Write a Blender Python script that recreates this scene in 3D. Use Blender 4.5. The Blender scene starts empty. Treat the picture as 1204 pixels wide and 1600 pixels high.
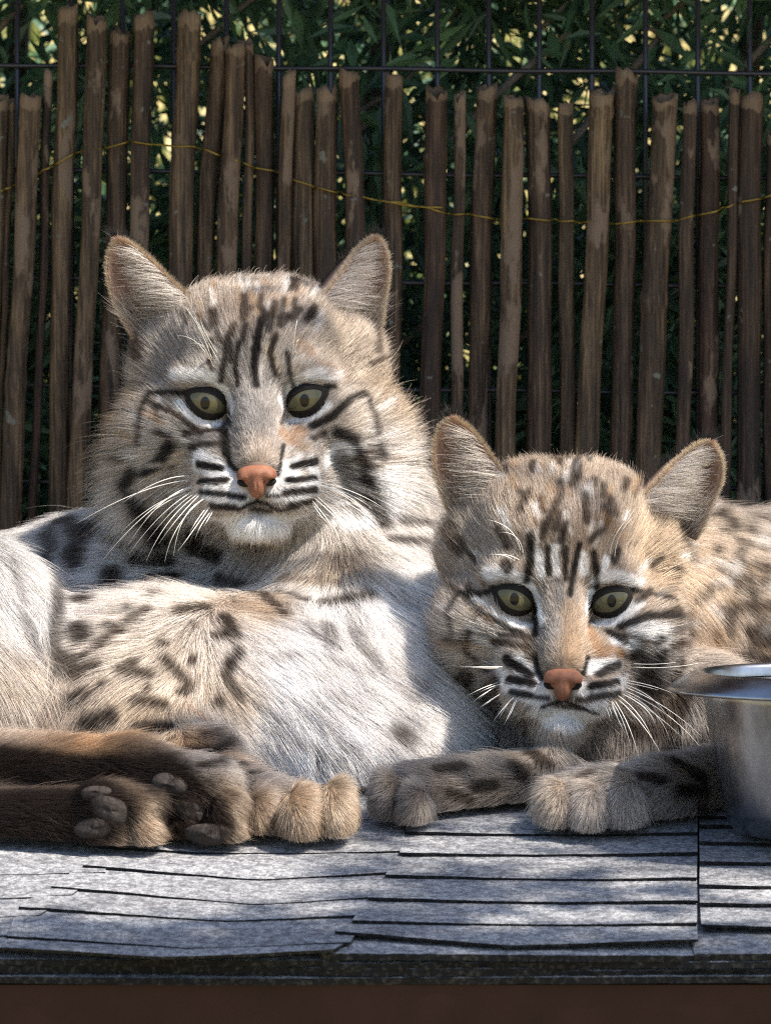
import bpy, bmesh, math, time
import numpy as np
from mathutils import Vector, Matrix
from mathutils.bvhtree import BVHTree

T0 = time.time()
rng = np.random.default_rng(7)
scene = bpy.context.scene
COL = scene.collection

# ------------------------------------------------------------------ camera
CAM = np.array([0.0, -2.2, 0.354])
PITCH = math.radians(4.5)
FPX = 8500.0                      # focal length in pixels of the 1204 px wide photograph
cam_data = bpy.data.cameras.new('camera')
cam_data.sensor_fit = 'HORIZONTAL'
cam_data.sensor_width = 36.0
cam_data.lens = 36.0 * FPX / 1204.0
cam_data.clip_start = 0.05
cam_data.clip_end = 500.0
cam_data.dof.use_dof = True
cam_data.dof.focus_distance = 2.47
cam_data.dof.aperture_fstop = 36.0
cam = bpy.data.objects.new('camera', cam_data)
COL.objects.link(cam)
cam.location = CAM
cam.rotation_euler = (math.pi / 2 - PITCH, 0, 0)
scene.camera = cam

# ------------------------------------------------------------------ light
SUN = np.array([0.50, -0.25, 0.83]); SUN = SUN / np.linalg.norm(SUN)
sun_el = math.asin(SUN[2]); sun_az = math.atan2(SUN[0], SUN[1])
world = bpy.data.worlds.new('World'); scene.world = world
world.use_nodes = True
wn = world.node_tree
bg = wn.nodes['Background']
sky = wn.nodes.new('ShaderNodeTexSky')
sky.sky_type = 'NISHITA'; sky.sun_disc = False
sky.sun_elevation = sun_el; sky.sun_rotation = sun_az
sky.air_density = 1.0; sky.dust_density = 1.2
wn.links.new(sky.outputs[0], bg.inputs[0])
bg.inputs[1].default_value = 0.125
sd = bpy.data.lights.new('sun', 'SUN'); sd.energy = 5.0; sd.angle = math.radians(0.5)
sd.color = (1.0, 0.92, 0.82)
sun = bpy.data.objects.new('sun', sd); COL.objects.link(sun)
sun.rotation_euler = Vector(SUN).to_track_quat('Z', 'Y').to_euler()
sun.location = (2, -1, 3)

scene.view_settings.view_transform = 'Standard'
scene.view_settings.look = 'None'
scene.view_settings.exposure = 1.18
scene.view_settings.gamma = 1.0
scene.render.engine = 'CYCLES'
scene.cycles.use_denoising = False
scene.cycles.sample_clamp_indirect = 4.0
scene.cycles.filter_width = 1.15
scene.cycles.max_bounces = 8
scene.cycles.diffuse_bounces = 4
scene.cycles.glossy_bounces = 4
scene.cycles.transmission_bounces = 6
scene.cycles.caustics_reflective = False
scene.cycles.caustics_refractive = False

# ------------------------------------------------------------------ helpers
FW = np.array([0, math.cos(PITCH), -math.sin(PITCH)])
UP = np.array([0, math.sin(PITCH), math.cos(PITCH)])
RT = np.array([1.0, 0, 0])
SLOPE = math.tan(math.radians(6.0))

def ray(px, py):
    return FW + RT * ((px - 602.0) / FPX) + UP * (-(py - 800.0) / FPX)

def P(px, py, Y):
    """photo pixel -> world point on the plane y = Y"""
    d = ray(px, py)
    return CAM + d * ((Y - CAM[1]) / d[1])

def G(px, py, h=0.0):
    """photo pixel -> world point on the sloping shelf (raised by h)"""
    d = ray(px, py)
    t = (SLOPE * CAM[1] + h - CAM[2]) / (d[2] - SLOPE * d[1])
    return CAM + d * t

def lin(c):
    c = np.asarray(c, float) / 255.0
    return np.where(c <= 0.04045, c / 12.92, ((c + 0.055) / 1.055) ** 2.4)

def mesh_obj(name, verts, faces, material=None, parent=None, smooth=True, kind=None):
    me = bpy.data.meshes.new(name)
    me.from_pydata([tuple(v) for v in verts], [], [tuple(f) for f in faces])
    me.update()
    if smooth:
        me.polygons.foreach_set('use_smooth', np.ones(len(me.polygons), bool))
    if material is not None:
        me.materials.append(material)
    o = bpy.data.objects.new(name, me)
    COL.objects.link(o)
    if parent is not None:
        o.parent = parent
    if kind:
        o['kind'] = kind
    return o

def quads_mesh(name, V, Fq, material=None, parent=None, smooth=True):
    """numpy fast mesh: V (n,3), Fq (m,k)"""
    me = bpy.data.meshes.new(name)
    V = np.ascontiguousarray(V, np.float32); Fq = np.ascontiguousarray(Fq, np.int32)
    m, k = Fq.shape
    me.vertices.add(len(V)); me.vertices.foreach_set('co', V.ravel())
    me.loops.add(m * k); me.loops.foreach_set('vertex_index', Fq.ravel())
    me.polygons.add(m)
    me.polygons.foreach_set('loop_start', np.arange(0, m * k, k, dtype=np.int32))
    me.update(calc_edges=True)
    me.polygons.foreach_set('use_smooth', np.full(m, smooth))
    if material is not None:
        me.materials.append(material)
    o = bpy.data.objects.new(name, me); COL.objects.link(o)
    if parent is not None:
        o.parent = parent
    return o

def empty(name, label, cat, loc=(0, 0, 0), group=None):
    o = bpy.data.objects.new(name, None); COL.objects.link(o)
    o.empty_display_size = 0.02
    o['label'] = label; o['category'] = cat
    if group:
        o['group'] = group
    return o

def tube(pts, radii, sides=8, cap=True):
    pts = np.asarray(pts, float); n = len(pts)
    radii = np.broadcast_to(np.asarray(radii, float), (n,))
    tan = np.gradient(pts, axis=0); tan /= np.linalg.norm(tan, axis=1)[:, None] + 1e-12
    ref = np.array([0, 0, 1.0]) if abs(tan[0, 2]) < 0.9 else np.array([1.0, 0, 0])
    V = []
    for i in range(n):
        a = np.cross(tan[i], ref); a /= np.linalg.norm(a) + 1e-12
        b = np.cross(tan[i], a)
        ang = np.arange(sides) * 2 * math.pi / sides
        V.append(pts[i] + radii[i] * (np.cos(ang)[:, None] * a + np.sin(ang)[:, None] * b))
    V = np.concatenate(V)
    F = [(i * sides + j, i * sides + (j + 1) % sides, (i + 1) * sides + (j + 1) % sides, (i + 1) * sides + j)
         for i in range(n - 1) for j in range(sides)]
    if cap:
        F.append(tuple(range(sides))[::-1]); F.append(tuple((n - 1) * sides + j for j in range(sides)))
    return V, F

def box(x0, x1, y0, y1, z0, z1):
    V = [(x, y, z) for x in (x0, x1) for y in (y0, y1) for z in (z0, z1)]
    F = [(0, 1, 3, 2), (4, 6, 7, 5), (0, 4, 5, 1), (2, 3, 7, 6), (0, 2, 6, 4), (1, 5, 7, 3)]
    return V, F

class Mat:
    """small node builder"""
    def __init__(self, name):
        self.m = bpy.data.materials.new(name); self.m.use_nodes = True
        self.t = self.m.node_tree
        self.b = self.t.nodes['Principled BSDF']
        self.out = self.t.nodes['Material Output']
    def n(self, kind, **kw):
        nd = self.t.nodes.new('ShaderNode' + kind)
        for k, v in kw.items():
            if k in nd.inputs.keys() if not hasattr(nd, k) else False:
                nd.inputs[k].default_value = v
            else:
                setattr(nd, k, v)
        return nd
    def l(self, a, b):
        self.t.links.new(a, b)
    def coords(self, scale=(1, 1, 1), obj=True, rand=False):
        tc = self.n('TexCoord'); mp = self.n('Mapping')
        mp.inputs['Scale'].default_value = scale
        self.l(tc.outputs['Object' if obj else 'Generated'], mp.inputs['Vector'])
        if rand:
            oi = self.n('ObjectInfo'); mul = self.n('Math', operation='MULTIPLY'); mul.inputs[1].default_value = 37.0
            self.l(oi.outputs['Random'], mul.inputs[0]); self.l(mul.outputs[0], mp.inputs['Location'])
        return mp.outputs[0]
    def noise(self, vec, scale, detail=4, rough=0.6):
        nd = self.n('TexNoise'); nd.inputs['Scale'].default_value = scale
        nd.inputs['Detail'].default_value = detail; nd.inputs['Roughness'].default_value = rough
        self.l(vec, nd.inputs['Vector']); return nd.outputs[0]
    def ramp(self, fac, stops):
        r = self.n('ValToRGB'); e = r.color_ramp.elements
        while len(e) < len(stops):
            e.new(0.5)
        for el, (p, c) in zip(e, stops):
            el.position = p; el.color = (*c, 1) if len(c) == 3 else c
        self.l(fac, r.inputs[0]); return r.outputs[0]
    def mix(self, fac, a, b, mode='MIX'):
        nd = self.n('Mix', data_type='RGBA', blend_type=mode)
        for sock, v in ((nd.inputs[0], fac), (nd.inputs[6], a), (nd.inputs[7], b)):
            if hasattr(v, 'is_output'):
                self.l(v, sock)
            else:
                sock.default_value = v if not isinstance(v, tuple) else ((*v, 1) if len(v) == 3 else v)
        return nd.outputs[2]
    def bump(self, h, strength=0.5, dist=0.001):
        b = self.n('Bump'); b.inputs['Strength'].default_value = strength; b.inputs['Distance'].default_value = dist
        self.l(h, b.inputs['Height']); self.l(b.outputs[0], self.b.inputs['Normal'])
    def set(self, rough=None, color=None, metal=None, spec=None):
        if rough is not None: self.b.inputs['Roughness'].default_value = rough
        if metal is not None: self.b.inputs['Metallic'].default_value = metal
        if spec is not None: self.b.inputs['Specular IOR Level'].default_value = spec
        if color is not None:
            if hasattr(color, 'is_output'): self.l(color, self.b.inputs['Base Color'])
            else: self.b.inputs['Base Color'].default_value = (*color, 1)
        return self.m
# ------------------------------------------------------------------ materials of the setting
def m_bamboo():
    m = Mat('weathered_bamboo')
    v = m.coords((1, 1, 0.10), rand=True); v2 = m.coords((1, 1, 0.35), rand=True)
    fib = m.noise(m.coords((1, 1, 0.025), rand=True), 700, 4, 0.75)
    av = m.n('Math', operation='ADD'); m.l(m.noise(v, 150, 6, 0.75), av.inputs[0]); m.l(fib, av.inputs[1])
    hf = m.n('Math', operation='MULTIPLY'); hf.inputs[1].default_value = 0.5; m.l(av.outputs[0], hf.inputs[0])
    base = m.ramp(hf.outputs[0], [(0.39, (0.009, 0.006, 0.005)), (0.50, (0.070, 0.046, 0.031)), (0.61, (0.22, 0.155, 0.10))])
    oi = m.n('ObjectInfo')
    tint = m.ramp(oi.outputs['Random'], [(0.0, (0.24, 0.185, 0.175)), (0.25, (0.66, 0.60, 0.53)), (0.5, (0.98, 0.95, 0.76)), (0.72, (0.40, 0.30, 0.28)), (1.0, (0.85, 0.78, 0.66))])
    c = m.mix(1.0, base, tint, 'MULTIPLY')
    peel = m.ramp(m.noise(v2, 34, 5, 0.62), [(0.57, (0, 0, 0)), (0.60, (1, 1, 1))])
    c = m.mix(peel, c, (0.15, 0.105, 0.072))
    lich = m.ramp(m.noise(m.coords((1, 1, 1), rand=True), 120, 3, 0.5), [(0.67, (0, 0, 0)), (0.71, (1, 1, 1))])
    c = m.mix(lich, c, (0.13, 0.13, 0.11))
    tcg = m.n('TexCoord'); sz = m.n('SeparateXYZ'); m.l(tcg.outputs['Generated'], sz.inputs[0])
    jn = m.n('Math', operation='MULTIPLY_ADD'); m.l(m.noise(v2, 160, 3), jn.inputs[0]); jn.inputs[1].default_value = 0.05; m.l(sz.outputs[2], jn.inputs[2])
    c = m.mix(m.ramp(jn.outputs[0], [(1.0 - 0.003, (0, 0, 0)), (1.0, (0.5, 0.5, 0.5))]), c, (0.24, 0.17, 0.11))
    m.set(rough=0.62, color=c, spec=0.35)
    m.bump(hf.outputs[0], 0.9, 0.0022)
    return m.m
def m_plain(name, col, rough=0.5, metal=0.0, spec=0.5, nscale=None, amp=0.25, bump=0.0):
    m = Mat(name)
    if nscale:
        nz = m.noise(m.coords(), nscale, 5, 0.6)
        a = tuple(x * (1 - amp) for x in col); b = tuple(min(1, x * (1 + amp)) for x in col)
        m.set(rough, m.ramp(nz, [(0.3, a), (0.7, b)]), metal, spec)
        if bump: m.bump(nz, bump, 0.001)
    else:
        m.set(rough, col, metal, spec)
    return m.m
def m_shingle():
    m = Mat('granule_shingle')
    v = m.coords((1, 1, 1), rand=True)
    g = m.noise(v, 620, 4, 0.8); g2 = m.noise(v, 210, 3, 0.75); big = m.noise(m.coords((0.6, 2.5, 1), rand=True), 14, 4, 0.6)
    c = m.ramp(g, [(0.30, (0.115, 0.115, 0.118)), (0.5, (0.315, 0.318, 0.322)), (0.68, (0.57, 0.572, 0.575))])
    c = m.mix(m.ramp(g2, [(0.42, (0, 0, 0)), (0.56, (1, 1, 1))]), m.mix(1.0, c, (0.50, 0.50, 0.52), 'MULTIPLY'), c)
    c = m.mix(m.ramp(big, [(0.38, (0, 0, 0)), (0.66, (1, 1, 1))]), m.mix(1.0, c, (0.70, 0.70, 0.71), 'MULTIPLY'), c)
    # bitumen core shows on the cut edges
    geo = m.n('NewGeometry'); sx = m.n('SeparateXYZ'); m.l(geo.outputs['True Normal'], sx.inputs[0])
    up = m.ramp(sx.outputs[2], [(0.45, (0, 0, 0)), (0.75, (1, 1, 1))])
    edge = m.ramp(m.noise(v, 420, 2, 0.6), [(0.5, (0.008, 0.008, 0.009)), (0.78, (0.05, 0.05, 0.045))])
    c = m.mix(up, edge, c)
    m.set(rough=0.9, color=c, spec=0.2)
    mx = m.n('Math', operation='ADD'); m.l(g, mx.inputs[0]); m.l(g2, mx.inputs[1])
    m.bump(mx.outputs[0], 0.9, 0.0012)
    return m.m
def m_leaf(name, c0, c1, rough=0.45, trans=0.25):
    m = Mat(name)
    oi = m.n('Attribute'); oi.attribute_name = 'leafrand'
    nz = m.noise(m.coords(), 60, 3, 0.6)
    ad = m.n('Math', operation='ADD'); m.l(oi.outputs['Fac'], ad.inputs[0]); m.l(nz, ad.inputs[1])
    ml = m.n('Math', operation='MULTIPLY'); ml.inputs[1].default_value = 0.5; m.l(ad.outputs[0], ml.inputs[0])
    c = m.ramp(ml.outputs[0], [(0.25, c0), (0.8, c1)])
    m.set(rough, c, spec=0.5)
    tr = m.n('BsdfTranslucent'); m.l(c, tr.inputs[0])
    mx = m.n('MixShader'); mx.inputs[0].default_value = trans
    m.l(m.b.outputs[0], mx.inputs[1]); m.l(tr.outputs[0], mx.inputs[2]); m.l(mx.outputs[0], m.out.inputs[0])
    return m.m

MB = m_bamboo()
MSH = m_shingle()
MWIRE = m_plain('black_coated_wire', (0.022, 0.022, 0.030), 0.28, 0.0, 0.5)
MGOLD = m_plain('brass_binding_wire', (0.24, 0.17, 0.035), 0.38, 0.75, 0.5, 300, 0.3)
MFASCIA = m_plain('brown_painted_board', (0.021, 0.0085, 0.0068), 0.6, 0, 0.15, 40, 0.18, 0.15)
MWOOD = m_plain('rough_roof_timber', (0.16, 0.11, 0.07), 0.8, 0, 0.3, 30, 0.3, 0.3)
MTWIG = m_plain('grey_bark', (0.15, 0.125, 0.105), 0.85, 0, 0.2, 120, 0.4, 0.5)
MHEDGE = m_leaf('dark_evergreen_leaf', (0.030, 0.078, 0.052), (0.12, 0.23, 0.11))
MCANOPY = m_leaf('green_tree_leaf', (0.04, 0.08, 0.02), (0.09, 0.15, 0.04))

# ------------------------------------------------------------------ ground and bank beyond the hedge
def ground():
    xs = np.concatenate([np.linspace(-60, -6, 8), np.linspace(-5, 5, 21), np.linspace(6, 60, 8)])
    ys = np.concatenate([np.linspace(-30, -4, 8), np.linspace(-3, 9, 40), np.linspace(10, 80, 15)])
    X, Y = np.meshgrid(xs, ys, indexing='ij')
    Z = -0.75 + 2.6 / (1 + np.exp(-(Y - 6.0) * 1.1)) + 0.05 * np.sin(X * 1.7 + Y) * np.cos(Y * 1.3)
    Z = np.where(Y < 2.4, -0.75, Z)
    V = np.stack([X, Y, Z], -1).reshape(-1, 3); ny = len(ys)
    F = [(i * ny + j, (i + 1) * ny + j, (i + 1) * ny + j + 1, i * ny + j + 1) for i in range(len(xs) - 1) for j in range(ny - 1)]
    m = Mat('dry_grass_ground')
    c = m.ramp(m.noise(m.coords(), 5, 6, 0.7), [(0.3, (0.20, 0.17, 0.05)), (0.5, (0.36, 0.29, 0.12)), (0.72, (0.50, 0.42, 0.22))])
    m.set(0.95, c, spec=0.1); m.bump(m.noise(m.coords(), 40, 4), 0.6, 0.02)
    o = mesh_obj('ground', V, F, m.m); o['kind'] = 'structure'
ground()

# ------------------------------------------------------------------ shingled shelf
shelf = empty('shingled_shelf', 'sloping shelf covered in blue-grey granule shingles with dark brown front board', 'shelf')
def shingle(front, back, h, x_l, x_r, x_lb=None, x_rb=None, thick=0.0013, name='shingle'):
    """front/back: photo pixel polylines of the visible butt edge and of the hidden rear edge"""
    fx, fy = zip(*front); bx, by = zip(*back)
    n = 26
    x_lb = x_l if x_lb is None else x_lb; x_rb = x_r if x_rb is None else x_rb
    wob = np.cumsum(rng.normal(0, 0.00022, n)); wob -= np.linspace(wob[0], wob[-1], n)
    jag = rng.normal(0, 0.00030, n)
    top, bot = [], []
    for r in range(4):
        t = r / 3.0
        for i in range(n):
            s = i / (n - 1)
            pf = G(x_l + (x_r - x_l) * s, np.interp(x_l + (x_r - x_l) * s, fx, fy))
            pb = G(x_lb + (x_rb - x_lb) * s, np.interp(x_lb + (x_rb - x_lb) * s, bx, by))
            p = pf * (1 - t) + pb * t
            p = p + np.array([0, (wob[i] + jag[i]) * (1 - t), 0])
            lift = h * (1 - t) + 0.0004 * t + 0.0006 * math.sin(s * 5 + h * 900) * (1 - t)
            top.append(p + np.array([0, 0, lift])); bot.append(p + np.array([0, 0.0004, lift - thick]))
    V = top + bot; N = 4 * n
    F = []
    for r in range(3):
        for i in range(n - 1):
            a = r * n + i
            F.append((a, a + 1, a + n + 1, a + n)); F.append((N + a, N + a + n, N + a + n + 1, N + a + 1))
    for i in range(n - 1):
        F.append((i, N + i, N + i + 1, i + 1)); b = 3 * n + i; F.append((b, b + 1, N + b + 1, N + b))
    for r in range(3):
        a = r * n; F.append((a, a + n, N + a + n, N + a)); a = r * n + n - 1; F.append((a, N + a, N + a + n, a + n))
    return mesh_obj(name, V, F, MSH, shelf, smooth=False)

def group(lines, xl, xr, back0, h=0.0045):
    """lines: front edges from rear to front; each slab runs back under the one behind it"""
    for k, ln in enumerate(lines):
        if k == 0: back = back0
        else: back = [(x, y - 9) for x, y in lines[k - 1]]
        bl = xl[k - 1] if k else xl[0]; br = xr[k - 1] if k else xr[0]
        shingle(ln, back, h + 0.0002 * (k % 2), xl[k], xr[k], bl, br)

group([[(-200, 1374), (125, 1368)], [(-200, 1416), (80, 1405)], [(-200, 1442), (25, 1436)], [(-200, 1472), (5, 1468)], [(-200, 1487), (0, 1485)]],
      [-260] * 5, [165, 112, 62, 40, 30], [(-260, 1290), (170, 1290)], 0.0015)
group([[(150, 1330), (300, 1338), (620, 1336)], [(130, 1361), (400, 1379), (620, 1370)], [(80, 1393), (400, 1417), (600, 1407)], [(28, 1426), (350, 1444), (570, 1437)],
       [(8, 1471), (300, 1486), (545, 1479)], [(2, 1490), (250, 1501), (520, 1492)]],
      [153, 130, 80, 29, 10, 4], [632, 622, 600, 572, 548, 521], [(150, 1180), (640, 1180)], 0.0017)
group([[(640, 1309), (1089, 1310)], [(622, 1343), (1089, 1342)], [(597, 1377), (1089, 1381)], [(574, 1413), (1089, 1418)], [(549, 1449), (1089, 1452)], [(522, 1466), (800, 1484), (1090, 1479)]],
      [634, 624, 602, 574, 550, 523], [1089, 1089, 1088, 1089, 1088, 1090], [(640, 1180), (1089, 1180)], 0.0023)
group([[(1092, 1286), (1500, 1288)], [(1092, 1300), (1500, 1302)], [(1092, 1326), (1500, 1330)], [(1092, 1358), (1500, 1358)], [(1092, 1394), (1500, 1397)], [(1092, 1423), (1500, 1425)], [(1094, 1457), (1500, 1462)]],
      [1091, 1092, 1092, 1093, 1092, 1093, 1095], [1560] * 7, [(1090, 1180), (1560, 1180)], 0.0031)
def understrips():
    # stacked cut edges along the front lip
    spec = [(-260, 530, 0.0012, -0.0052, -0.0028), (500, 1110, 0.0006, -0.0034, -0.0008), (505, 1560, 0.0016, -0.0066, -0.0040), (1085, 1560, 0.0002, -0.0030, -0.0004),
            (-260, 900, 0.0024, -0.0092, -0.0062), (890, 1560, 0.0018, -0.0095, -0.0071), (-260, 1560, 0.0006, -0.0128, -0.0100)]
    for a, b, y0, z0, z1 in spec:
        xa, xb = G(a, 1492)[0], G(b, 1492)[0]; n = 60
        xs = np.linspace(xa, xb, n); jy = rng.normal(0, 0.0006, n) + 0.0012 * np.sin(xs * 31 + z0 * 900); jz = 0.0005 * np.sin(xs * 17 + z0 * 5000)
        V = []
        for i in range(n):
            V += [(xs[i], y0 + jy[i], z0 + jz[i]), (xs[i], y0 + jy[i] * .7 + 0.0003, z1 + jz[i]), (xs[i], 0.12, z1 + 0.011), (xs[i], 0.12, z0 + 0.009)]
        F = []
        for i in range(n - 1):
            for j in range(4):
                F.append((4 * i + j, 4 * i + (j + 1) % 4, 4 * i + 4 + (j + 1) % 4, 4 * i + 4 + j))
        F += [(0, 1, 2, 3), (4 * n - 1, 4 * n - 2, 4 * n - 3, 4 * n - 4)]
        mesh_obj('underlay_strip', V, F, MSH, shelf, smooth=False)
understrips()
V, F = box(-0.75, 0.75, 0.003, 0.025, -0.16, -0.0135); mesh_obj('fascia_board', V, F, MFASCIA, shelf, smooth=False)
deckV = [(-0.75, 0.026, -0.03), (0.75, 0.026, -0.03), (0.75, 0.026, -0.0005), (-0.75, 0.026, -0.0005),
         (-0.75, 0.66, SLOPE * .66 - .045), (0.75, 0.66, SLOPE * .66 - .045), (0.75, 0.66, SLOPE * .66 - .012), (-0.75, 0.66, SLOPE * .66 - .012)]
mesh_obj('deck_board', deckV, [(0, 1, 2, 3), (5, 4, 7, 6), (3, 2, 6, 7), (0, 4, 5, 1), (0, 3, 7, 4), (1, 5, 6, 2)], MWOOD, shelf, smooth=False)
backsh = [(-260, 1180), (1560, 1180)]
for sx in (-0.7, 0.7):
    for sy in (0.06, 0.60):
        V, F = box(sx - .03, sx + .03, sy - .03, sy + .03, -0.76, SLOPE * sy - 0.03); mesh_obj('leg', V, F, MFASCIA, shelf, smooth=False)
# rear shingles under the animals
for i, (x0, x1) in enumerate([(-260, 420), (422, 900), (902, 1560)]):
    shingle([(x0, 1285), (x1, 1285)], [(x0, 1105), (x1, 1105)], 0.0008 + .0003 * i, x0, x1, name='shingle')

# ------------------------------------------------------------------ bamboo screen
YF = 0.60
SC = FPX / (YF - CAM[1])          # px per metre on the screen
screen = empty('bamboo_screen', 'weathered brown bamboo cane screen with broken uneven tops behind the bobcats', 'fence')
CANES = [  # top x, top y, x at y=800, width
    (2, 150, -14, 18), (16, 156, -2, 12), (46, 148, 18, 34), (77, 112, 51, 15), (105, 10, 90, 31), (152, 26, 122, 31), (187, 48, 168, 34), (222, 21, 215, 29),
    (299, 21, 262, 38), (343, 58, 295, 28), (366, 69, 346, 29), (388, 66, 383, 15), (413, 88, 408, 31), (449, 112, 440, 19), (475, 141, 472, 36),
    (512, 136, 506, 34), (546, 111, 566, 33), (616, 117, 608, 29), (680, 138, 672, 34), (717, 146, 714, 18), (758, 135, 746, 32), (801, 150, 790, 34),
    (841, 156, 842, 39), (886, 162, 884, 24), (939, 143, 914, 37), (980, 112, 966, 36), (1037, 150, 1010, 40), (1079, 160, 1062, 22), (1106, 158, 1110, 32),
    (1146, 138, 1133, 17), (1174, 150, 1166, 36), (1203, 204, 1202, 18), (1240, 130, 1236, 34), (1280, 160, 1274, 28), (-40, 120, -56, 32), (-80, 150, -90, 28)]
NODES = {6: [215], 7: [45], 8: [92], 25: [162], 24: [175], 10: [375], 22: [548], 18: [248], 20: [625], 26: [470], 30: [235, 700], 12: [330], 28: [440], 29: [275], 2: [600], 4: [145]}
def cane(i, tx, ty, bx, w):
    Yc = YF + 0.004 * math.sin(i * 2.3)
    yb = 1090
    n = 46; S = 16
    r = 0.5 * w / SC
    ph = rng.uniform(0, 6.28); ph2 = rng.uniform(0, 6.28)
    nodes = NODES.get(i, [rng.uniform(260, 900)]) + [rng.uniform(820, 1000)]
    V = []
    notch = rng.normal(0, 0.0008, S) + 0.0016 * np.sin(np.arange(S) * 2 * math.pi / S + ph)
    spl = rng.integers(0, S); notch[spl] -= 0.006 * rng.uniform(0.2, 1); 
    prof = 1 + 0.05 * np.sin(np.arange(S) * 2 * math.pi / S * 2 + ph) + rng.normal(0, 0.02, S)
    rows = [ty + (yb - ty) * (k / (n - 1)) ** 1.25 for k in range(n)]
    for k, py in enumerate(rows):
        f = (py - ty) / (800 - ty)
        px = tx + (bx - tx) * f + 2.2 * math.sin(py / 130 + ph) + 1.0 * math.sin(py / 47 + ph2)
        c = P(px, py, Yc)
        rr = r * (1 + 0.04 * math.sin(py / 90 + ph2))
        for nd in nodes:
            rr += r * 0.13 * math.exp(-((py - nd) / 5.0) ** 2) - r * 0.05 * math.exp(-((py - nd - 12) / 6.0) ** 2)
        for j in range(S):
            a = j * 2 * math.pi / S
            wv = prof[j] + 0.025 * math.sin(py / 60 + j)
            z = notch[j] if k == 0 else (notch[j] * 0.3 if k == 1 else 0)
            V.append((c[0] + rr * wv * math.cos(a), c[1] + rr * wv * math.sin(a), c[2] + z))
    F = [(k * S + j, (k + 1) * S + j, (k + 1) * S + (j + 1) % S, k * S + (j + 1) % S) for k in range(n - 1) for j in range(S)]
    # hollow top
    b = len(V); c = P(tx, ty, Yc)
    for j in range(S):
        a = j * 2 * math.pi / S; V.append((c[0] + r * .66 * math.cos(a), c[1] + r * .66 * math.sin(a), c[2] + notch[j] * 0.9 - 0.0006))
    for j in range(S):
        a = j * 2 * math.pi / S; V.append((c[0] + r * .6 * math.cos(a), c[1] + r * .6 * math.sin(a), c[2] - 0.012))
    for j in range(S):
        j2 = (j + 1) % S
        F.append((j, j2, b + j2, b + j)); F.append((b + j, b + j2, b + S + j2, b + S + j))
    F.append(tuple(b + S + j for j in range(S)))
    o = mesh_obj('cane', V, F, MB, screen)
for i, (tx, ty, bx, w) in enumerate(CANES):
    cane(i, tx, ty, bx, w)
def binding(path, phase):
    px0, py0 = zip(*path)
    cs = []
    for i, (tx, ty, bx, w) in enumerate(CANES):
        yy = np.interp(tx, px0, py0); f = (yy - ty) / (800 - ty); cx = tx + (bx - tx) * f
        if px0[0] - 5 <= cx <= px0[-1] + 5: cs.append((cx, w))
    cs.sort(); pts = []
    for k, (cx, w) in enumerate(cs):
        r = 0.5 * w / SC
        side = -1
        for dx in (-0.42, 0.0, 0.42):
            x = cx + dx * w; y = np.interp(x, px0, py0) + (1.5 if k % 2 else -1.5) * (dx * 2)
            pts.append(P(x, y, YF + side * (r * (1.12 if dx == 0 else 0.80) + 0.0022)))
        if k + 1 < len(cs):
            xm = (cx + w * .5 + cs[k + 1][0] - cs[k + 1][1] * .5) / 2
            pts.append(P(xm, np.interp(xm, px0, py0) + 3 * math.sin(k * 2.1 + phase), YF - 0.001))
    pts = np.array(pts)
    t = np.arange(len(pts)); tt = np.linspace(0, len(pts) - 1, len(pts) * 4)
    pts = np.stack([np.interp(tt, t, pts[:, c]) for c in range(3)], -1)
    ker = np.array([1, 2, 3, 2, 1]) / 9.0
    sm = pts.copy()
    for c in range(3): sm[2:-2, c] = np.convolve(pts[:, c], ker, 'valid')
    V, F = tube(sm, 0.00058, 6); mesh_obj('binding_wire', V, F, MGOLD, screen)
binding([(-100, 330), (0, 300), (60, 270), (120, 238), (205, 222), (310, 230), (380, 255), (440, 272), (490, 292), (540, 303), (600, 315), (700, 326)], 0)
binding([(600, 314), (640, 318), (700, 333), (770, 340), (850, 343), (950, 349), (1000, 347), (1050, 343), (1100, 335), (1150, 318), (1204, 305), (1300, 290)], 1)

# ------------------------------------------------------------------ welded wire fence
YW = 0.622
wf = empty('wire_mesh_fence', 'black welded wire mesh fence with upright rectangles behind the bamboo canes', 'fence')
for k in range(-4, 20):
    x = 27 + 81.7 * k + 1.2 * math.sin(k * 1.7)
    a, b = P(x, -180, YW), P(x + 3 * math.sin(k), 1160, YW)
    V, F = tube([a, (a * 2 + b) / 3 + [0.0004 * math.sin(k), 0, 0], (a + 2 * b) / 3, b], 0.00138, 8)
    mesh_obj('wire', V, F, MWIRE, wf)
for k, y in enumerate([-62, 104, 268, 437, 605, 755, 915, 1075]):
    xs = np.linspace(-300, 1520, 24)
    pts = [P(x, y + (x - 300) * 0.011 + 1.0 * math.sin(x / 60 + k), YW - 0.0022) for x in xs]
    V, F = tube(pts, 0.00125, 8); mesh_obj('wire', V, F, MWIRE, wf)

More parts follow.
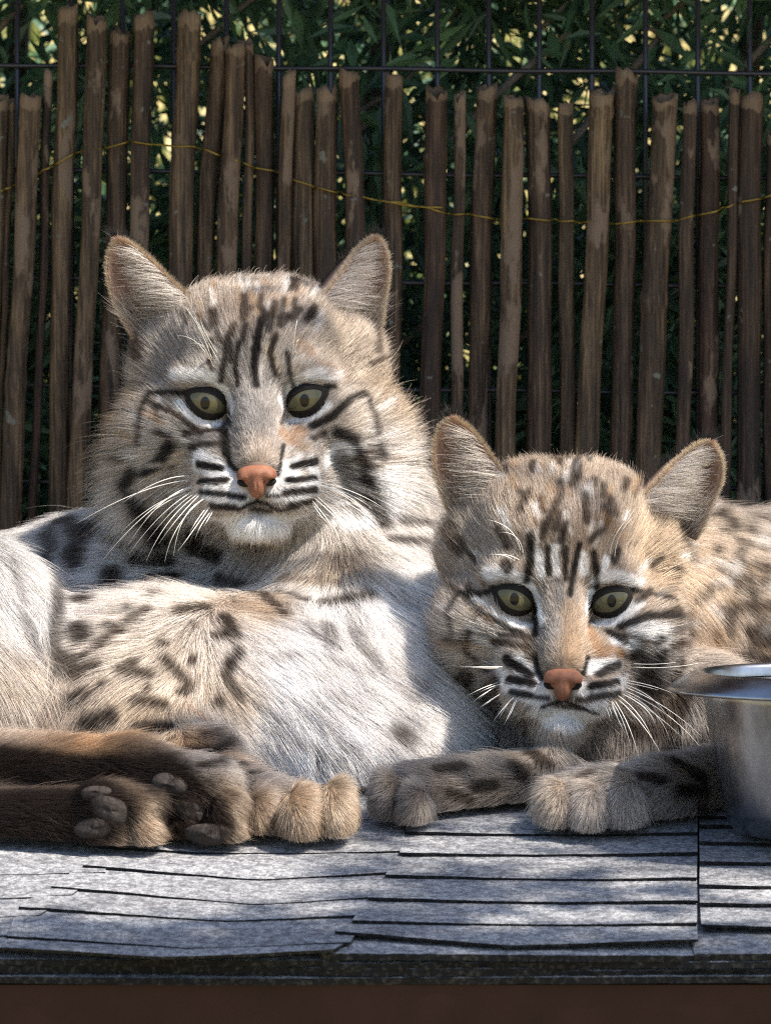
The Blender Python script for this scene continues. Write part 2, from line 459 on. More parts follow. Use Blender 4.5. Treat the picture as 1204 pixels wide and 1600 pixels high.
# ------------------------------------------------------------------ leaves
def leaf_cloud(name, roots, dirs, lens, widths, material, parent=None, fold=0.25, ups=None):
    n = len(roots)
    d = dirs / (np.linalg.norm(dirs, axis=1)[:, None] + 1e-9)
    u = rng.normal(size=(n, 3)) if ups is None else ups
    s = np.cross(d, u); s /= np.linalg.norm(s, axis=1)[:, None] + 1e-9
    nn = np.cross(s, d)
    L = lens[:, None]; W = widths[:, None]
    droop = np.array([0, 0, -1.0]) * L * 0.12
    p0 = roots; p1 = roots + d * L * 0.45 + s * W * .5 + nn * W * fold; p2 = roots + d * L * 0.45 - s * W * .5 + nn * W * fold
    pm = roots + d * L * 0.5; p3 = roots + d * L + droop
    V = np.stack([p0, p1, p3, p2, pm], 1).reshape(-1, 3)
    b = np.arange(n)[:, None] * 5
    F = np.concatenate([b + [[0, 4, 1]], b + [[1, 4, 2]], b + [[0, 3, 4]], b + [[3, 2, 4]]])
    o = quads_mesh(name, V, F, material, parent, smooth=False)
    a = o.data.attributes.new('leafrand', 'FLOAT', 'POINT')
    a.data.foreach_set('value', np.repeat(rng.uniform(0, 1, n), 5).astype(np.float32))
    return o
def hedge():
    h = empty('evergreen_hedge', 'dark evergreen hedge with feathery leaf sprays and bright gaps behind the wire mesh', 'hedge')
    # sprays: drooping twigs carrying narrow leaves on both sides
    def dens(x, z):
        return (0.55 + 0.5 * np.sin(x * 23 + 1.3) * np.sin(z * 17 + x * 9) + 0.35 * np.sin(x * 57 + z * 31 + 2))
    n0 = 17000
    X = rng.uniform(-.80, .80, n0); Y = 0.68 + 0.55 * rng.uniform(size=n0); Zz = rng.uniform(-.30, .50, n0)
    pk = np.where(Zz > 0.28, 0.40, np.where(Zz > 0.19, 0.60, 0.95)) * (1 + 0.45 * np.sin(X * 31 + 1.0 + 4 * np.sin(Zz * 9)))
    ok = rng.uniform(size=n0) < pk
    X, Y, Zz = X[ok], Y[ok], Zz[ok]; n = len(X)
    a = rng.uniform(0, 6.28, n)
    ax = np.stack([np.cos(a) * .8, -0.45 * rng.uniform(size=n), rng.uniform(-.7, .5, n)], 1); ax /= np.linalg.norm(ax, axis=1)[:, None]
    Lt = rng.uniform(.06, .13, n); m = 16
    s0 = np.cross(ax, rng.normal(size=(n, 3))); s0 /= np.linalg.norm(s0, axis=1)[:, None]
    t = (np.arange(m) + 1) / m; sg = np.where(np.arange(m) % 2, 1.0, -1.0)
    R = np.stack([X, Y, Zz], 1)[:, None, :] + ax[:, None, :] * (Lt[:, None] * t)[..., None] + np.array([0, 0, -.35]) * (Lt[:, None] * t * t)[..., None]
    D = ax[:, None, :] * .75 + s0[:, None, :] * (sg * .9)[None, :, None] + rng.normal(size=(n, m, 3)) * .22 + np.array([0, 0, -.25])
    Ls = rng.uniform(.018, .040, (n, m)) * (1.1 - .4 * t); Ws = rng.uniform(.0040, .0075, (n, m))
    R, D, Ls, Ws = R.reshape(-1, 3), D.reshape(-1, 3), Ls.ravel(), Ws.ravel()
    o = leaf_cloud('foliage', R, D, Ls, Ws, MHEDGE, h)
    o['kind'] = 'stuff'
    # grey leaning stems
    for (x0, y0, x1, y1, Y, w) in [(772, 150, 850, 82, .72, 12), (700, 225, 772, 150, .72, 12), (690, 38, 740, -10, .74, 9), (560, 175, 600, 150, .74, 9), (985, 110, 1010, 84, .72, 12), (893, 222, 985, 110, .72, 12),
            (1045, 22, 1085, -10, .76, 10), (860, 30, 905, -10, .74, 9), (1150, 118, 1190, 75, .73, 12), (-10, 55, 45, -5, .72, 11), (340, 45, 410, -15, .74, 11), (570, 195, 625, 135, .75, 9),
            (600, 565, 660, 508, .71, 11), (800, 540, 830, 515, .71, 10), (985, 530, 1002, 512, .71, 10), (1010, 40, 1035, 60, .74, 8)]:
        ex = (x1 - x0); ey = (y1 - y0)
        pts = [P(x0 - ex * .45, y0 - ey * .45, Y), P(x0, y0, Y), P((x0 + x1) / 2, (y0 + y1) / 2 - 1.5, Y), P(x1, y1, Y), P(x1 + ex * .45, y1 + ey * .45, Y)]
        V, F = tube(pts, np.array([.7, 1, 1, .95, .7]) * w / 2 / 2900, 8); mesh_obj('branch', V, F, MTWIG, h)
    for k in range(9):
        x = -0.8 + 0.2 * k; pts = [(x + 0.02 * math.sin(j + k), 1.0 + 0.03 * math.cos(j * 2 + k), -0.76 + 0.135 * j) for j in range(10)]
        V, F = tube(pts, np.linspace(.016, .006, 10), 8); mesh_obj('trunk', V, F, MTWIG, h)
hedge()
def sunlit_shrub():
    h = empty('sunlit_shrub', 'pale yellow-green shrub in full sun glimpsed through gaps in the dark hedge', 'shrub')
    n = 15000
    R = np.stack([rng.uniform(-1.1, 1.1, n), rng.uniform(1.75, 2.25, n), rng.uniform(-.35, .62, n)], 1)
    o = leaf_cloud('foliage', R, rng.normal(size=(n, 3)) + np.array([0, -.3, -.3]), rng.uniform(.03, .06, n), rng.uniform(.010, .018, n), m_leaf('sunlit_leaf', (0.10, 0.16, 0.03), (0.46, 0.40, 0.15), 0.5, 0.3), h)
    o['kind'] = 'stuff'
    for k in range(7):
        x = -1.0 + .33 * k
        V, F = tube([(x, 2.0, -.78), (x + .03, 2.0, -.3), (x - .02, 2.02, .15), (x + .02, 2.0, .5)], [.014, .011, .008, .004], 8); mesh_obj('stem', V, F, MTWIG, h)
sunlit_shrub()

# ------------------------------------------------------------------ unseen flat roof, added to keep the screen in shade
roof = empty('added_shade_roof', 'unseen flat timber roof added above the bamboo screen to shade it', 'roof')
for k in range(4):
    y0 = 0.45 + k * 0.14
    V, F = box(-1.6, 2.6, y0, y0 + 0.137, 0.50, 0.52); mesh_obj('shade_roof_board', V, F, MWOOD, roof, smooth=False)
for x in (-1.5, 2.5):
    for y in (0.72, 0.98):
        V, F = box(x - .03, x + .03, y - .03, y + .03, -0.76, 0.50); mesh_obj('shade_roof_post', V, F, MWOOD, roof, smooth=False)

# ------------------------------------------------------------------ unseen tree, added with leaf clusters placed to throw dappled shade
def shade_tree():
    t = empty('added_shade_tree', 'unseen slender tree added to dapple the shelf, small green leaves in shade-casting clusters', 'tree')
    tr = [(2.3, -0.9, -0.78), (2.28, -0.9, 0.2), (2.2, -0.88, 1.0), (2.05, -0.85, 1.6), (1.9, -0.8, 2.0)]
    V, F = tube(tr, [.07, .06, .05, .04, .025], 12); mesh_obj('trunk', V, F, MTWIG, t)
    R, Dd, Ls, Ws = [], [], [], []
    tg = [(G(60, 1468), .022, 14), (G(180, 1472), .024, 20), (G(330, 1470), .026, 26), (G(450, 1450), .024, 20), (G(640, 1385), .030, 30), (G(760, 1375), .030, 32), (G(880, 1385), .028, 28), (G(690, 1440), .022, 16), (G(1010, 1340), .022, 14),
          (P(170, 850, .42), .03, 14), (P(290, 835, .41), .03, 14), (P(340, 1195, .25), .022, 24), (P(640, 1240, .22), .028, 40), (P(760, 1235, .23), .022, 22), (P(1050, 1235, .22), .026, 26)]
    for k in range(14): tg.append((P(-60 + 95 * k, 1575, 0.0), .034, 30))
    for k, (p, r, n) in enumerate(tg):
        dist = 1.9 + 0.35 * math.sin(k * 1.9); c = p + SUN * dist
        q = c + rng.normal(size=(n, 3)) * np.array([r, r, r * .8]) * .8
        R.append(q); Dd.append(rng.normal(size=(n, 3)) + np.array([0, 0, -.4])); Ls.append(rng.uniform(.028, .05, n)); Ws.append(rng.uniform(.013, .022, n))
        j = np.array(tr[3] if c[2] > 1.45 else tr[2], float)
        pts = [j, j * .5 + c * .5 + [0, 0, .08], c]
        V, F = tube(pts, [.010, .005, .0018], 6); mesh_obj('shade_bough', V, F, MTWIG, t)
    o = leaf_cloud('foliage', np.concatenate(R), np.concatenate(Dd), np.concatenate(Ls), np.concatenate(Ws), MCANOPY, t); o['kind'] = 'stuff'
shade_tree()

# ------------------------------------------------------------------ steel bowl
def bowl():
    m = Mat('brushed_steel'); v = m.coords((1, 1, 60))
    sm = m.ramp(m.noise(m.coords((1, 1, 0.6)), 55, 6, 0.7), [(0.3, (0.20, 0.20, 0.205)), (0.55, (0.36, 0.36, 0.37)), (0.75, (0.42, 0.42, 0.43))])
    m.set(rough=0.22, color=sm, metal=1.0)
    r = m.ramp(m.noise(m.coords((1, 1, 1)), 35, 4, 0.6), [(0.3, (0.20, 0.20, 0.20)), (0.7, (0.34, 0.34, 0.34))]); m.l(r, m.b.inputs['Roughness'])
    m.bump(m.noise(v, 60, 3), 0.06, 0.0005)
    c = G(1307, 1318); c = np.array([c[0], 0.185, SLOPE * 0.185 + 0.0040])
    o = empty('steel_bowl', 'stainless steel feeding bowl with wide rolled rim beside the smaller bobcat', 'bowl'); o.location = c; o.rotation_euler = (math.radians(-2.5), 0, 0)
    outer = [(0, .0035), (.030, .0030), (.040, .0000), (.0445, .0012), (.0478, .0050), (.0500, .0110), (.0535, .0280), (.0565, .0450), (.0590, .0600), (.0602, .0668)]
    inner = [(.0594, .0668), (.0580, .0600), (.0555, .0450), (.0525, .0280), (.0488, .0110), (.043, .006), (0, .0055)]
    rim = [(.0590, .0668), (.0592, .0705), (.0602, .0722), (.0620, .0724), (.0650, .0712), (.0700, .0684), (.0740, .0658), (.0751, .0646), (.0748, .0636), (.0738, .0640), (.0690, .0668), (.0640, .0692), (.0612, .0690), (.0602, .0668)]
    S = 72
    def lathe(name, prof, par):
        V = [(r * math.cos(a), r * math.sin(a), z) for r, z in prof for a in np.arange(S) * 2 * math.pi / S]
        F = [(k * S + j, k * S + (j + 1) % S, (k + 1) * S + (j + 1) % S, (k + 1) * S + j) for k in range(len(prof) - 1) for j in range(S)]
        return mesh_obj(name, V, F, m.m, par)
    lathe('body', outer + inner, o); lathe('rim', rim, o)
bowl()
print('setting built', round(time.time() - T0, 1))
# ------------------------------------------------------------------ implicit surfaces
def smin(a, b, k):
    h = np.maximum(k - np.abs(a - b), 0) / k
    return np.minimum(a, b) - h * h * k * 0.25
def smax(a, b, k):
    return -smin(-a, -b, k)
def d_ell(p, c, r, R=None):
    q = p - c
    if R is not None: q = q @ R
    k0 = np.sqrt((q / r) ** 2 @ np.ones(3, np.float32)); k1 = np.sqrt((q / (r * r)) ** 2 @ np.ones(3, np.float32))
    return k0 * (k0 - 1) / (k1 + 1e-9)
def d_cone(p, a, b, ra, rb):
    ab = b - a; t = np.clip(((p - a) @ ab) / (ab @ ab), 0, 1)
    q = p - a - t[:, None] * ab
    return np.sqrt((q * q).sum(1)) - (ra + t * (rb - ra))
def eval_prims(prims, p):
    d = np.full(len(p), 1.0, np.float32)
    for pr in prims:
        kind, k = pr[0], pr[1]
        dd = d_ell(p, *pr[2:]) if kind in ('e', '-e') else d_cone(p, *pr[2:])
        if kind.startswith('-'): d = smax(d, -dd, k)
        else: d = smin(d, dd, k)
    return d
def surface_nets(fn, lo, hi, h, coarse=4):
    """sparse evaluation, then naive surface nets -> verts, quads"""
    lo = np.asarray(lo, float); n = np.ceil((np.asarray(hi) - lo) / h / coarse).astype(int) * coarse + 1
    nc = (n - 1) // coarse + 1
    gi = np.stack(np.meshgrid(*[np.arange(c) for c in nc], indexing='ij'), -1).reshape(-1, 3)
    dc = fn((lo + gi * coarse * h).astype(np.float32)).reshape(nc)
    near = np.abs(dc) < coarse * h * 1.9
    D = np.repeat(np.repeat(np.repeat(dc, coarse, 0), coarse, 1), coarse, 2)[:n[0], :n[1], :n[2]].astype(np.float32).copy()
    nb = np.zeros_like(near)
    nb |= near
    for ax in range(3):
        s = np.roll(near, -1, ax); nb |= s; s = np.roll(near, 1, ax); nb |= s
    M = np.repeat(np.repeat(np.repeat(nb, coarse, 0), coarse, 1), coarse, 2)[:n[0], :n[1], :n[2]]
    ii = np.argwhere(M)
    out = np.empty(len(ii), np.float32)
    for s in range(0, len(ii), 400000):
        out[s:s + 400000] = fn((lo + ii[s:s + 400000] * h).astype(np.float32))
    D[M] = out
    sgn = D < 0
    c = np.zeros(tuple(n - 1), np.int8)
    for dx in (0, 1):
        for dy in (0, 1):
            for dz in (0, 1):
                c += sgn[dx:n[0] - 1 + dx, dy:n[1] - 1 + dy, dz:n[2] - 1 + dz]
    act = (c > 0) & (c < 8)
    cells = np.argwhere(act); idx = -np.ones(act.shape, np.int64); idx[act] = np.arange(len(cells))
    acc = np.zeros((len(cells), 3)); cnt = np.zeros(len(cells))
    corners = [(x, y, z) for x in (0, 1) for y in (0, 1) for z in (0, 1)]
    for a in corners:
        for ax in range(3):
            if a[ax]: continue
            b = list(a); b[ax] = 1
            va = D[cells[:, 0] + a[0], cells[:, 1] + a[1], cells[:, 2] + a[2]]
            vb = D[cells[:, 0] + b[0], cells[:, 1] + b[1], cells[:, 2] + b[2]]
            x = (va < 0) != (vb < 0)
            t = np.where(x, va / (va - vb + 1e-12), 0)
            pos = np.array(a, float)[None, :].repeat(len(cells), 0); pos[:, ax] += t
            acc[x] += pos[x]; cnt[x] += 1
    V = lo + (cells + acc / cnt[:, None]) * h
    Q = []
    for ax in range(3):
        u, v = (ax + 1) % 3, (ax + 2) % 3
        sl0 = [slice(None)] * 3; sl1 = [slice(None)] * 3
        sl0[ax] = slice(0, -1); sl1[ax] = slice(1, None)
        e = sgn[tuple(sl0)] != sgn[tuple(sl1)]
        pts = np.argwhere(e)
        ok = (pts[:, u] > 0) & (pts[:, v] > 0) & (pts[:, u] < n[u] - 1) & (pts[:, v] < n[v] - 1)
        pts = pts[ok]
        def cell(du, dv):
            q = pts.copy(); q[:, u] -= du; q[:, v] -= dv
            return idx[q[:, 0], q[:, 1], q[:, 2]]
        quad = np.stack([cell(1, 1), cell(0, 1), cell(0, 0), cell(1, 0)], 1)
        flip = ~sgn[pts[:, 0], pts[:, 1], pts[:, 2]]
        quad[flip] = quad[flip][:, ::-1]
        Q.append(quad)
    Q = np.concatenate(Q)
    return V, Q[(Q >= 0).all(1)], (D, lo.astype(np.float32), h)

def rotm(pitch, yaw, roll):
    """degrees; pitch + = nose down, yaw + = nose to image right, roll + = clockwise in the picture"""
    return np.array(Matrix.Rotation(math.radians(roll), 3, 'Y') @ Matrix.Rotation(math.radians(yaw), 3, 'Z') @ Matrix.Rotation(math.radians(pitch), 3, 'X'))

# ------------------------------------------------------------------ materials of the animals
def m_fur():
    m = Mat('fur_strands')
    at = m.n('Attribute'); at.attribute_name = 'fcol'
    hb = m.n('BsdfHairPrincipled'); hb.model = 'CHIANG'; hb.parametrization = 'COLOR'
    m.l(at.outputs['Color'], hb.inputs['Color'])
    hb.inputs['Roughness'].default_value = 0.45; hb.inputs['Radial Roughness'].default_value = 0.75
    hb.inputs['IOR'].default_value = 1.33
    m.set(0.85, at.outputs['Color'], spec=0.04)
    mx = m.n('MixShader'); mx.inputs[0].default_value = FUR_HAIR_MIX
    m.l(m.b.outputs[0], mx.inputs[1]); m.l(hb.outputs[0], mx.inputs[2]); m.l(mx.outputs[0], m.out.inputs[0])
    return m.m
FUR_HAIR_MIX = 0.40
def m_skin():
    m = Mat('furred_skin')
    at = m.n('Attribute'); at.attribute_name = 'fcol'
    c = m.mix(1.0, at.outputs['Color'], (0.72, 0.68, 0.66), 'MULTIPLY')
    m.set(0.9, c, spec=0.1)
    return m.m
def m_eye():
    m = Mat('olive_iris')
    tc = m.n('TexCoord')
    mp = m.n('Mapping'); mp.inputs['Scale'].default_value = (1, 0, 1); m.l(tc.outputs['Object'], mp.inputs['Vector'])
    ln = m.n('VectorMath', operation='LENGTH'); m.l(mp.outputs[0], ln.inputs[0])
    nz = m.noise(m.coords((1, 1, 0.5)), 9, 6, 0.8)
    rad = m.ramp(ln.outputs['Value'], [(0.0, (0.072, 0.060, 0.028)), (0.30, (0.086, 0.080, 0.046)), (0.70, (0.064, 0.062, 0.040)), (0.88, (0.026, 0.025, 0.017)), (0.97, (0.004, 0.004, 0.003))])
    c = m.mix(m.ramp(nz, [(0.3, (0, 0, 0)), (0.75, (1, 1, 1))]), rad, m.mix(1.0, rad, (1.5, 1.4, 1.1), 'MULTIPLY'))
    mp2 = m.n('Mapping'); mp2.inputs['Scale'].default_value = (1 / 0.21, 0, 1 / 0.29); m.l(tc.outputs['Object'], mp2.inputs['Vector'])
    l2 = m.n('VectorMath', operation='LENGTH'); m.l(mp2.outputs[0], l2.inputs[0])
    pf = m.ramp(l2.outputs['Value'], [(0.88, (1, 1, 1)), (1.0, (0, 0, 0))])
    c = m.mix(pf, c, (0.003, 0.003, 0.003))
    m.set(0.5, c, spec=0.1)
    m.b.inputs['Coat Weight'].default_value = 0.45; m.b.inputs['Coat Roughness'].default_value = 0.015
    return m.m
MFUR = m_fur(); MSKIN = m_skin(); MEYE = m_eye()
MLID = m_plain('dark_eyelid_and_nostril_shade', (0.010, 0.008, 0.007), 0.75, 0, 0.2)
def m_nose():
    m = Mat('brick_red_nose_leather')
    vo = m.n('TexVoronoi'); vo.inputs['Scale'].default_value = 1700; m.l(m.coords(), vo.inputs['Vector'])
    c = m.ramp(m.noise(m.coords(), 150, 4), [(0.3, (0.135, 0.052, 0.028)), (0.7, (0.26, 0.112, 0.064))])
    m.set(0.6, c, spec=0.25); m.bump(vo.outputs['Distance'], 0.3, 0.0004)
    return m.m
MNOSE = m_nose()
MPAD = m_plain('dark_paw_pad', (0.026, 0.020, 0.017), 0.75, 0, 0.2, 600, 0.45, 0.6)
MWHISK = m_plain('white_whisker', (0.80, 0.76, 0.68), 0.4, 0, 0.5)

# ------------------------------------------------------------------ head shape shared by both animals (local millimetres, +x image right, -y forward)
def head_prims(O, R, s, rf=1.0, cz=0.0):
    W = lambda *p: (O + R @ (np.array(p, float) * s * 1e-3)).astype(np.float32)
    L = []
    def e(c, r, k, op='e'):
        L.append((op, k * 1e-3 * s, W(*c), (np.array(r, float) * s * 1e-3).astype(np.float32), R.astype(np.float32)))
    def cn(a, b, ra, rb, k):
        L.append(('c', k * 1e-3 * s, W(*a), W(*b), ra * 1e-3 * s, rb * 1e-3 * s))
    e((0, 52, 12 + cz * .5), (46, 50, 39 + cz * .5), 10)
    e((0, 24, 24 + cz * .4), (34, 25, 21 + cz * .3), 14)
    cn((0, 10, 10), (0, -21, -28), 13, 9.5, 9)
    for x in (-1, 1):
        e((x * 21, 12.5, 12.5), (16, 15, 8.5), 8)
        e((x * 33, 24, -14), (22, 24, 20), 12)
        e((x * 17, -2, -30), (13, 16, 15), 10)
        e((x * 44 * rf, 40, -28 + 8 * (1 - rf) * 3), (25 * rf, 27, 33 * rf), 16)
        e((x * 44, 50, 16), (14, 16, 19), 14)
        e((x * 17, 50, 34 + cz), (21, 30, 17), 14)
    e((0, 18, -44), (34, 34, 20), 14)
    e((0, -11, -56.5), (15, 14.5, 8.5), 4)
    for x in (-1, 1):
        e((x * 13, -15, -43), (15.5, 15.5, 11.5), 4)
    e((0, -30, -48), (1.6, 7, 5), 2.5, '-e')
    for x in (-1, 1):
        e((x * 23.5, -7, 0), (12.5, 10, 9.0), 4, '-e')
    return L, W

EYE_POLY = np.array([(-31, -14), (-25, -19), (-17, -22), (-4, -23.5), (8, -20.5), (17, -14), (26, -4), (32, 8), (37, 21), (31, 22), (22, 22), (8, 24.5), (-6, 21), (-17, 13), (-25, 3), (-29, -5)], float)  # px of the 156 px eye distance, + x toward the nose

def smooth_closed(poly, n):
    t = np.arange(len(poly)); P2 = np.vstack([poly, poly[:1]])
    L = np.r_[0, np.cumsum(np.linalg.norm(np.diff(P2, axis=0), axis=1))]
    tt = np.linspace(0, L[-1], n, endpoint=False)
    q = np.stack([np.interp(tt, L, P2[:, c]) for c in range(2)], -1)
    for _ in range(2):
        q = 0.25 * np.roll(q, 1, 0) + 0.5 * q + 0.25 * np.roll(q, -1, 0)
    return q

def sstep(a, b, x):
    t = np.clip((x - a) / (b - a), 0, 1); return t * t * (3 - 2 * t)

def vnoise(p, freq):
    q = p * freq; i = np.floor(q).astype(np.int64); f = q - i; f = f * f * (3 - 2 * f); out = 0
    for dx in (0, 1):
        for dy in (0, 1):
            for dz in (0, 1):
                h = ((i[:, 0] + dx) * 73856093) ^ ((i[:, 1] + dy) * 19349663) ^ ((i[:, 2] + dz) * 83492791)
                h = (h * 2654435761) & 0xFFFFFF
                w = (f[:, 0] if dx else 1 - f[:, 0]) * (f[:, 1] if dy else 1 - f[:, 1]) * (f[:, 2] if dz else 1 - f[:, 2])
                out = out + w * (h / 16777215.0)
    return out

# ------------------------------------------------------------------ the animal builder
def build_bobcat(sp):
    t_start = time.time()
    root = empty('bobcat', sp['label'], 'bobcat', group=None)
    hx, hy, hY = sp['head']; O = P(hx, hy, hY); R = rotm(*sp['rot']); s = sp['scale']
    hp, W = head_prims(O, R, s, sp.get('ruff', 1.0), sp.get('crown', 0.0))
    def Ep(px, py, Y, rx, rz, ry_mm, k=0.02, rot=0):
        sc = (Y - CAM[1]) / FPX
        Rr = np.array(Matrix.Rotation(math.radians(rot), 3, 'Y'), np.float32)
        return ('e', k, P(px, py, Y).astype(np.float32), np.array([rx * sc, ry_mm * 1e-3, rz * sc], np.float32), Rr)
    def Cp(a, b, k=0.02):
        return ('c', k, P(*a[:3]).astype(np.float32), P(*b[:3]).astype(np.float32), a[3] * (a[2] - CAM[1]) / FPX, b[3] * (b[2] - CAM[1]) / FPX)
    bp = []
    for it in sp['body']:
        if it[0] == 'E': bp.append(Ep(*it[1:]))
        else: bp.append(Cp(*it[1:]))
    head_f = lambda p: eval_prims(hp, p)
    body_f = lambda p: eval_prims(bp, p)
    def shelf_f(p):   # flatten whatever would sink into the shelf
        return (SLOPE * p[:, 1] + 0.0062) - p[:, 2]
    def full(p):
        return smax(smin(head_f(p), body_f(p), 0.018), shelf_f(p).astype(np.float32), 0.004)
    allc = np.array([pr[2] for pr in bp] + [W(0, 40, 0)])
    lo = np.array(sp['lo']); hi = np.array(sp['hi'])
    V, Q, (DG, glo, gh) = surface_nets(full, lo, hi, 0.0022)
    gmax = np.array(DG.shape) - 2
    def grid_d(p):
        q = (p - glo) / gh; i = np.clip(np.floor(q).astype(np.int32), 0, gmax); f = np.clip(q - i, 0, 1).astype(np.float32)
        out = 0
        for dx in (0, 1):
            for dy in (0, 1):
                for dz in (0, 1):
                    w_ = (f[:, 0] if dx else 1 - f[:, 0]) * (f[:, 1] if dy else 1 - f[:, 1]) * (f[:, 2] if dz else 1 - f[:, 2])
                    out = out + w_ * DG[i[:, 0] + dx, i[:, 1] + dy, i[:, 2] + dz]
        return out
    # ---- ears (joined into the body mesh)
    ears = []
    Vall = [V]; Qall = [Q]; nv = len(V)
    for ear in sp['ears']:
        sgn = ear['side']
        inn = np.array(ear['inner'], float); out = np.array(ear['outer'], float); tip = np.array(ear['tip'], float)
        nvv, nu = 22, 15
        def resample(c):
            c = np.vstack([c[::-1], tip]) if False else np.vstack([tip, c])
            L = np.r_[0, np.cumsum(np.linalg.norm(np.diff(c, axis=0), axis=1))]
            tt = np.linspace(0, L[-1], nvv); return np.stack([np.interp(tt, L, c[:, i]) for i in range(2)], -1)[::-1]
        ci, co = resample(inn), resample(out)
        for _ in range(2):
            for c in (ci, co): c[1:-1] = .25 * c[:-2] + .5 * c[1:-1] + .25 * c[2:]
        S = np.zeros((nvv, nu, 3)); B = np.zeros((nvv, nu, 3))
        base_y = O[1] + 0.037 * s
        for a in range(nvv):
            v = a / (nvv - 1)
            for b in range(nu):
                u = b / (nu - 1)
                q = ci[a] * (1 - u) + co[a] * u
                wpx = np.linalg.norm(ci[a] - co[a])
                cup = math.sin(math.pi * u) ** 0.8 * wpx * 0.00030 * 0.42
                # the inner margin sits further forward than the outer one near the base
                Y = base_y - 0.004 * (1 - u) * (1 - v) + 0.010 * u * (1 - v) + cup + 0.004 * v
                S[a, b] = P(q[0], q[1], Y); B[a, b] = S[a, b] + np.array([-sgn * ear.get('back', 0.0) * (1 - u) ** 2 * math.sin(math.pi * min(1, v + .12)), 0.0016 + ear.get('back', 0.0) * (1 - u), 0])
        vv = np.concatenate([S.reshape(-1, 3), B.reshape(-1, 3)]); N = nvv * nu
        ff = []
        for a in range(nvv - 1):
            for b in range(nu - 1):
                i = a * nu + b
                qd = (i, i + 1, i + nu + 1, i + nu)
                if sgn < 0: qd = qd[::-1]
                ff.append(qd); ff.append(tuple(N + x for x in qd[::-1]))
            for b in (0, nu - 1):
                i = a * nu + b; ff.append((i, i + nu, N + i + nu, N + i))
        ff = np.array(ff)
        Vall.append(vv); Qall.append(ff + nv); ears.append((nv, S, B, sgn, ear)); nv += len(vv)
    Vm = np.concatenate(Vall); Qm = np.concatenate(Qall)
    body = quads_mesh('body', Vm, Qm, MSKIN, root)
    nbody = len(V)
    # ---- surface queries on the trunk (no ears)
    bvh = BVHTree.FromPolygons([tuple(v) for v in V], [tuple(q) for q in Q])
    def hit(px, py):
        d = Vector(ray(px, py)).normalized()
        h = bvh.ray_cast(Vector(CAM), d)
        if h[0] is None:
            h2 = bvh.find_nearest(Vector(P(px, py, hY + 0.05))); return np.array(h2[0])
        return np.array(h[0])
    def local(p):
        return ((p - O) @ R) / (s * 1e-3)
    # ---- controls
    ctl = [(hit(c[0], c[1]), c) for c in sp['flow']]
    Cpos = np.array([c[0] for c in ctl]); Cdir = np.array([[c[1][2], 0, -c[1][3]] for c in ctl], float)
    Cdir /= np.linalg.norm(Cdir, axis=1)[:, None]
    Clen = np.array([c[1][4] for c in ctl], float); Clen = np.where(Clen > 9, 9 + (Clen - 9) * .55, Clen); Clift = np.array([c[1][5] for c in ctl], float)
    Bpos = np.array([hit(c[0], c[1]) for c in sp['base']]); Bcol = np.array([c[2] for c in sp['base']]); bl_ = Bcol @ np.array([.3, .6, .1]); Bcol = bl_[:, None] * .10 + Bcol * .90; Bcol = Bcol ** 1.3 * (0.92 + 0.22 * sstep(.5, .72, bl_))[:, None]
    def idw(p, cp, vals, power=3.0, eps=0.006):
        out = np.zeros((len(p),) + vals.shape[1:])
        c32 = cp.astype(np.float32); v32 = vals.astype(np.float32)
        for st in range(0, len(p), 40000):
            q = p[st:st + 40000].astype(np.float32); d2 = np.float32(eps * eps)
            for ax_ in range(3):
                df = q[:, None, ax_] - c32[None, :, ax_]; d2 = d2 + df * df
            w = 1 / (d2 * d2) if power == 4.0 else 1 / (d2 * np.sqrt(d2))
            w /= w.sum(1)[:, None]
            out[st:st + 40000] = w @ v32
        return out
    strokes = []
    for pts, wpx, col, op in sp['strokes']:
        pts = np.array(pts, float); dense = [pts[0]]
        for a, b in zip(pts[:-1], pts[1:]):
            k = max(1, int(np.linalg.norm(b - a) / 13)); dense += [a + (b - a) * (j + 1) / k for j in range(k)]
        hp3 = np.array([hit(*q) for q in dense]); strokes.append((hp3, 0.5 * wpx * (1.38 if sum(col) < 0.2 else 1.1) * 0.30e-3, np.array(col), (1 - (1 - op) * 0.35) if sum(col) < 0.2 else op))
    def paint_base(p):
        c = idw(p, Bpos, Bcol, 3.0, 0.004)
        return c * (1 + 0.38 * (vnoise(p, 210) - .5) + 0.42 * (vnoise(p + 3.1, 95) - .5))[:, None]
    def paint(p, base=None, crisp=0.32):
        """coat colour at surface positions"""
        c = paint_base(p) if base is None else base.copy()
        BS = 512; st_ = np.arange(0, len(p), BS)
        bmin = np.minimum.reduceat(p, st_, axis=0); bmax = np.maximum.reduceat(p, st_, axis=0)
        edge = (0.80 + 0.40 * vnoise(p + 1.7, 900))
        for hp3, hw, col, op in strokes:
            m = hw * 1.9 + 0.001; lo_, hi_ = hp3.min(0) - m, hp3.max(0) + m
            bl2 = np.nonzero(((bmin < hi_) & (bmax > lo_)).all(1))[0]
            if not len(bl2): continue
            ii = (bl2[:, None] * BS + np.arange(BS)[None, :]).ravel(); ii = ii[ii < len(p)]
            pp = p[ii]; ii = ii[((pp > lo_) & (pp < hi_)).all(1)]
            if not len(ii): continue
            q = p[ii].astype(np.float32)
            d2 = np.full(len(q), 1e9, np.float32)
            for A_, B_ in zip(hp3[:-1].astype(np.float32), hp3[1:].astype(np.float32)):
                ab = B_ - A_; t_ = np.clip(((q - A_) @ ab) / (ab @ ab + 1e-12), 0, 1)
                r_ = q - A_ - t_[:, None] * ab; d2 = np.minimum(d2, np.einsum('ij,ij->i', r_, r_))
            w = op * (1 - sstep(hw * (1 - crisp), hw * (1 + crisp) + 0.0006, np.sqrt(d2) / edge[ii]))
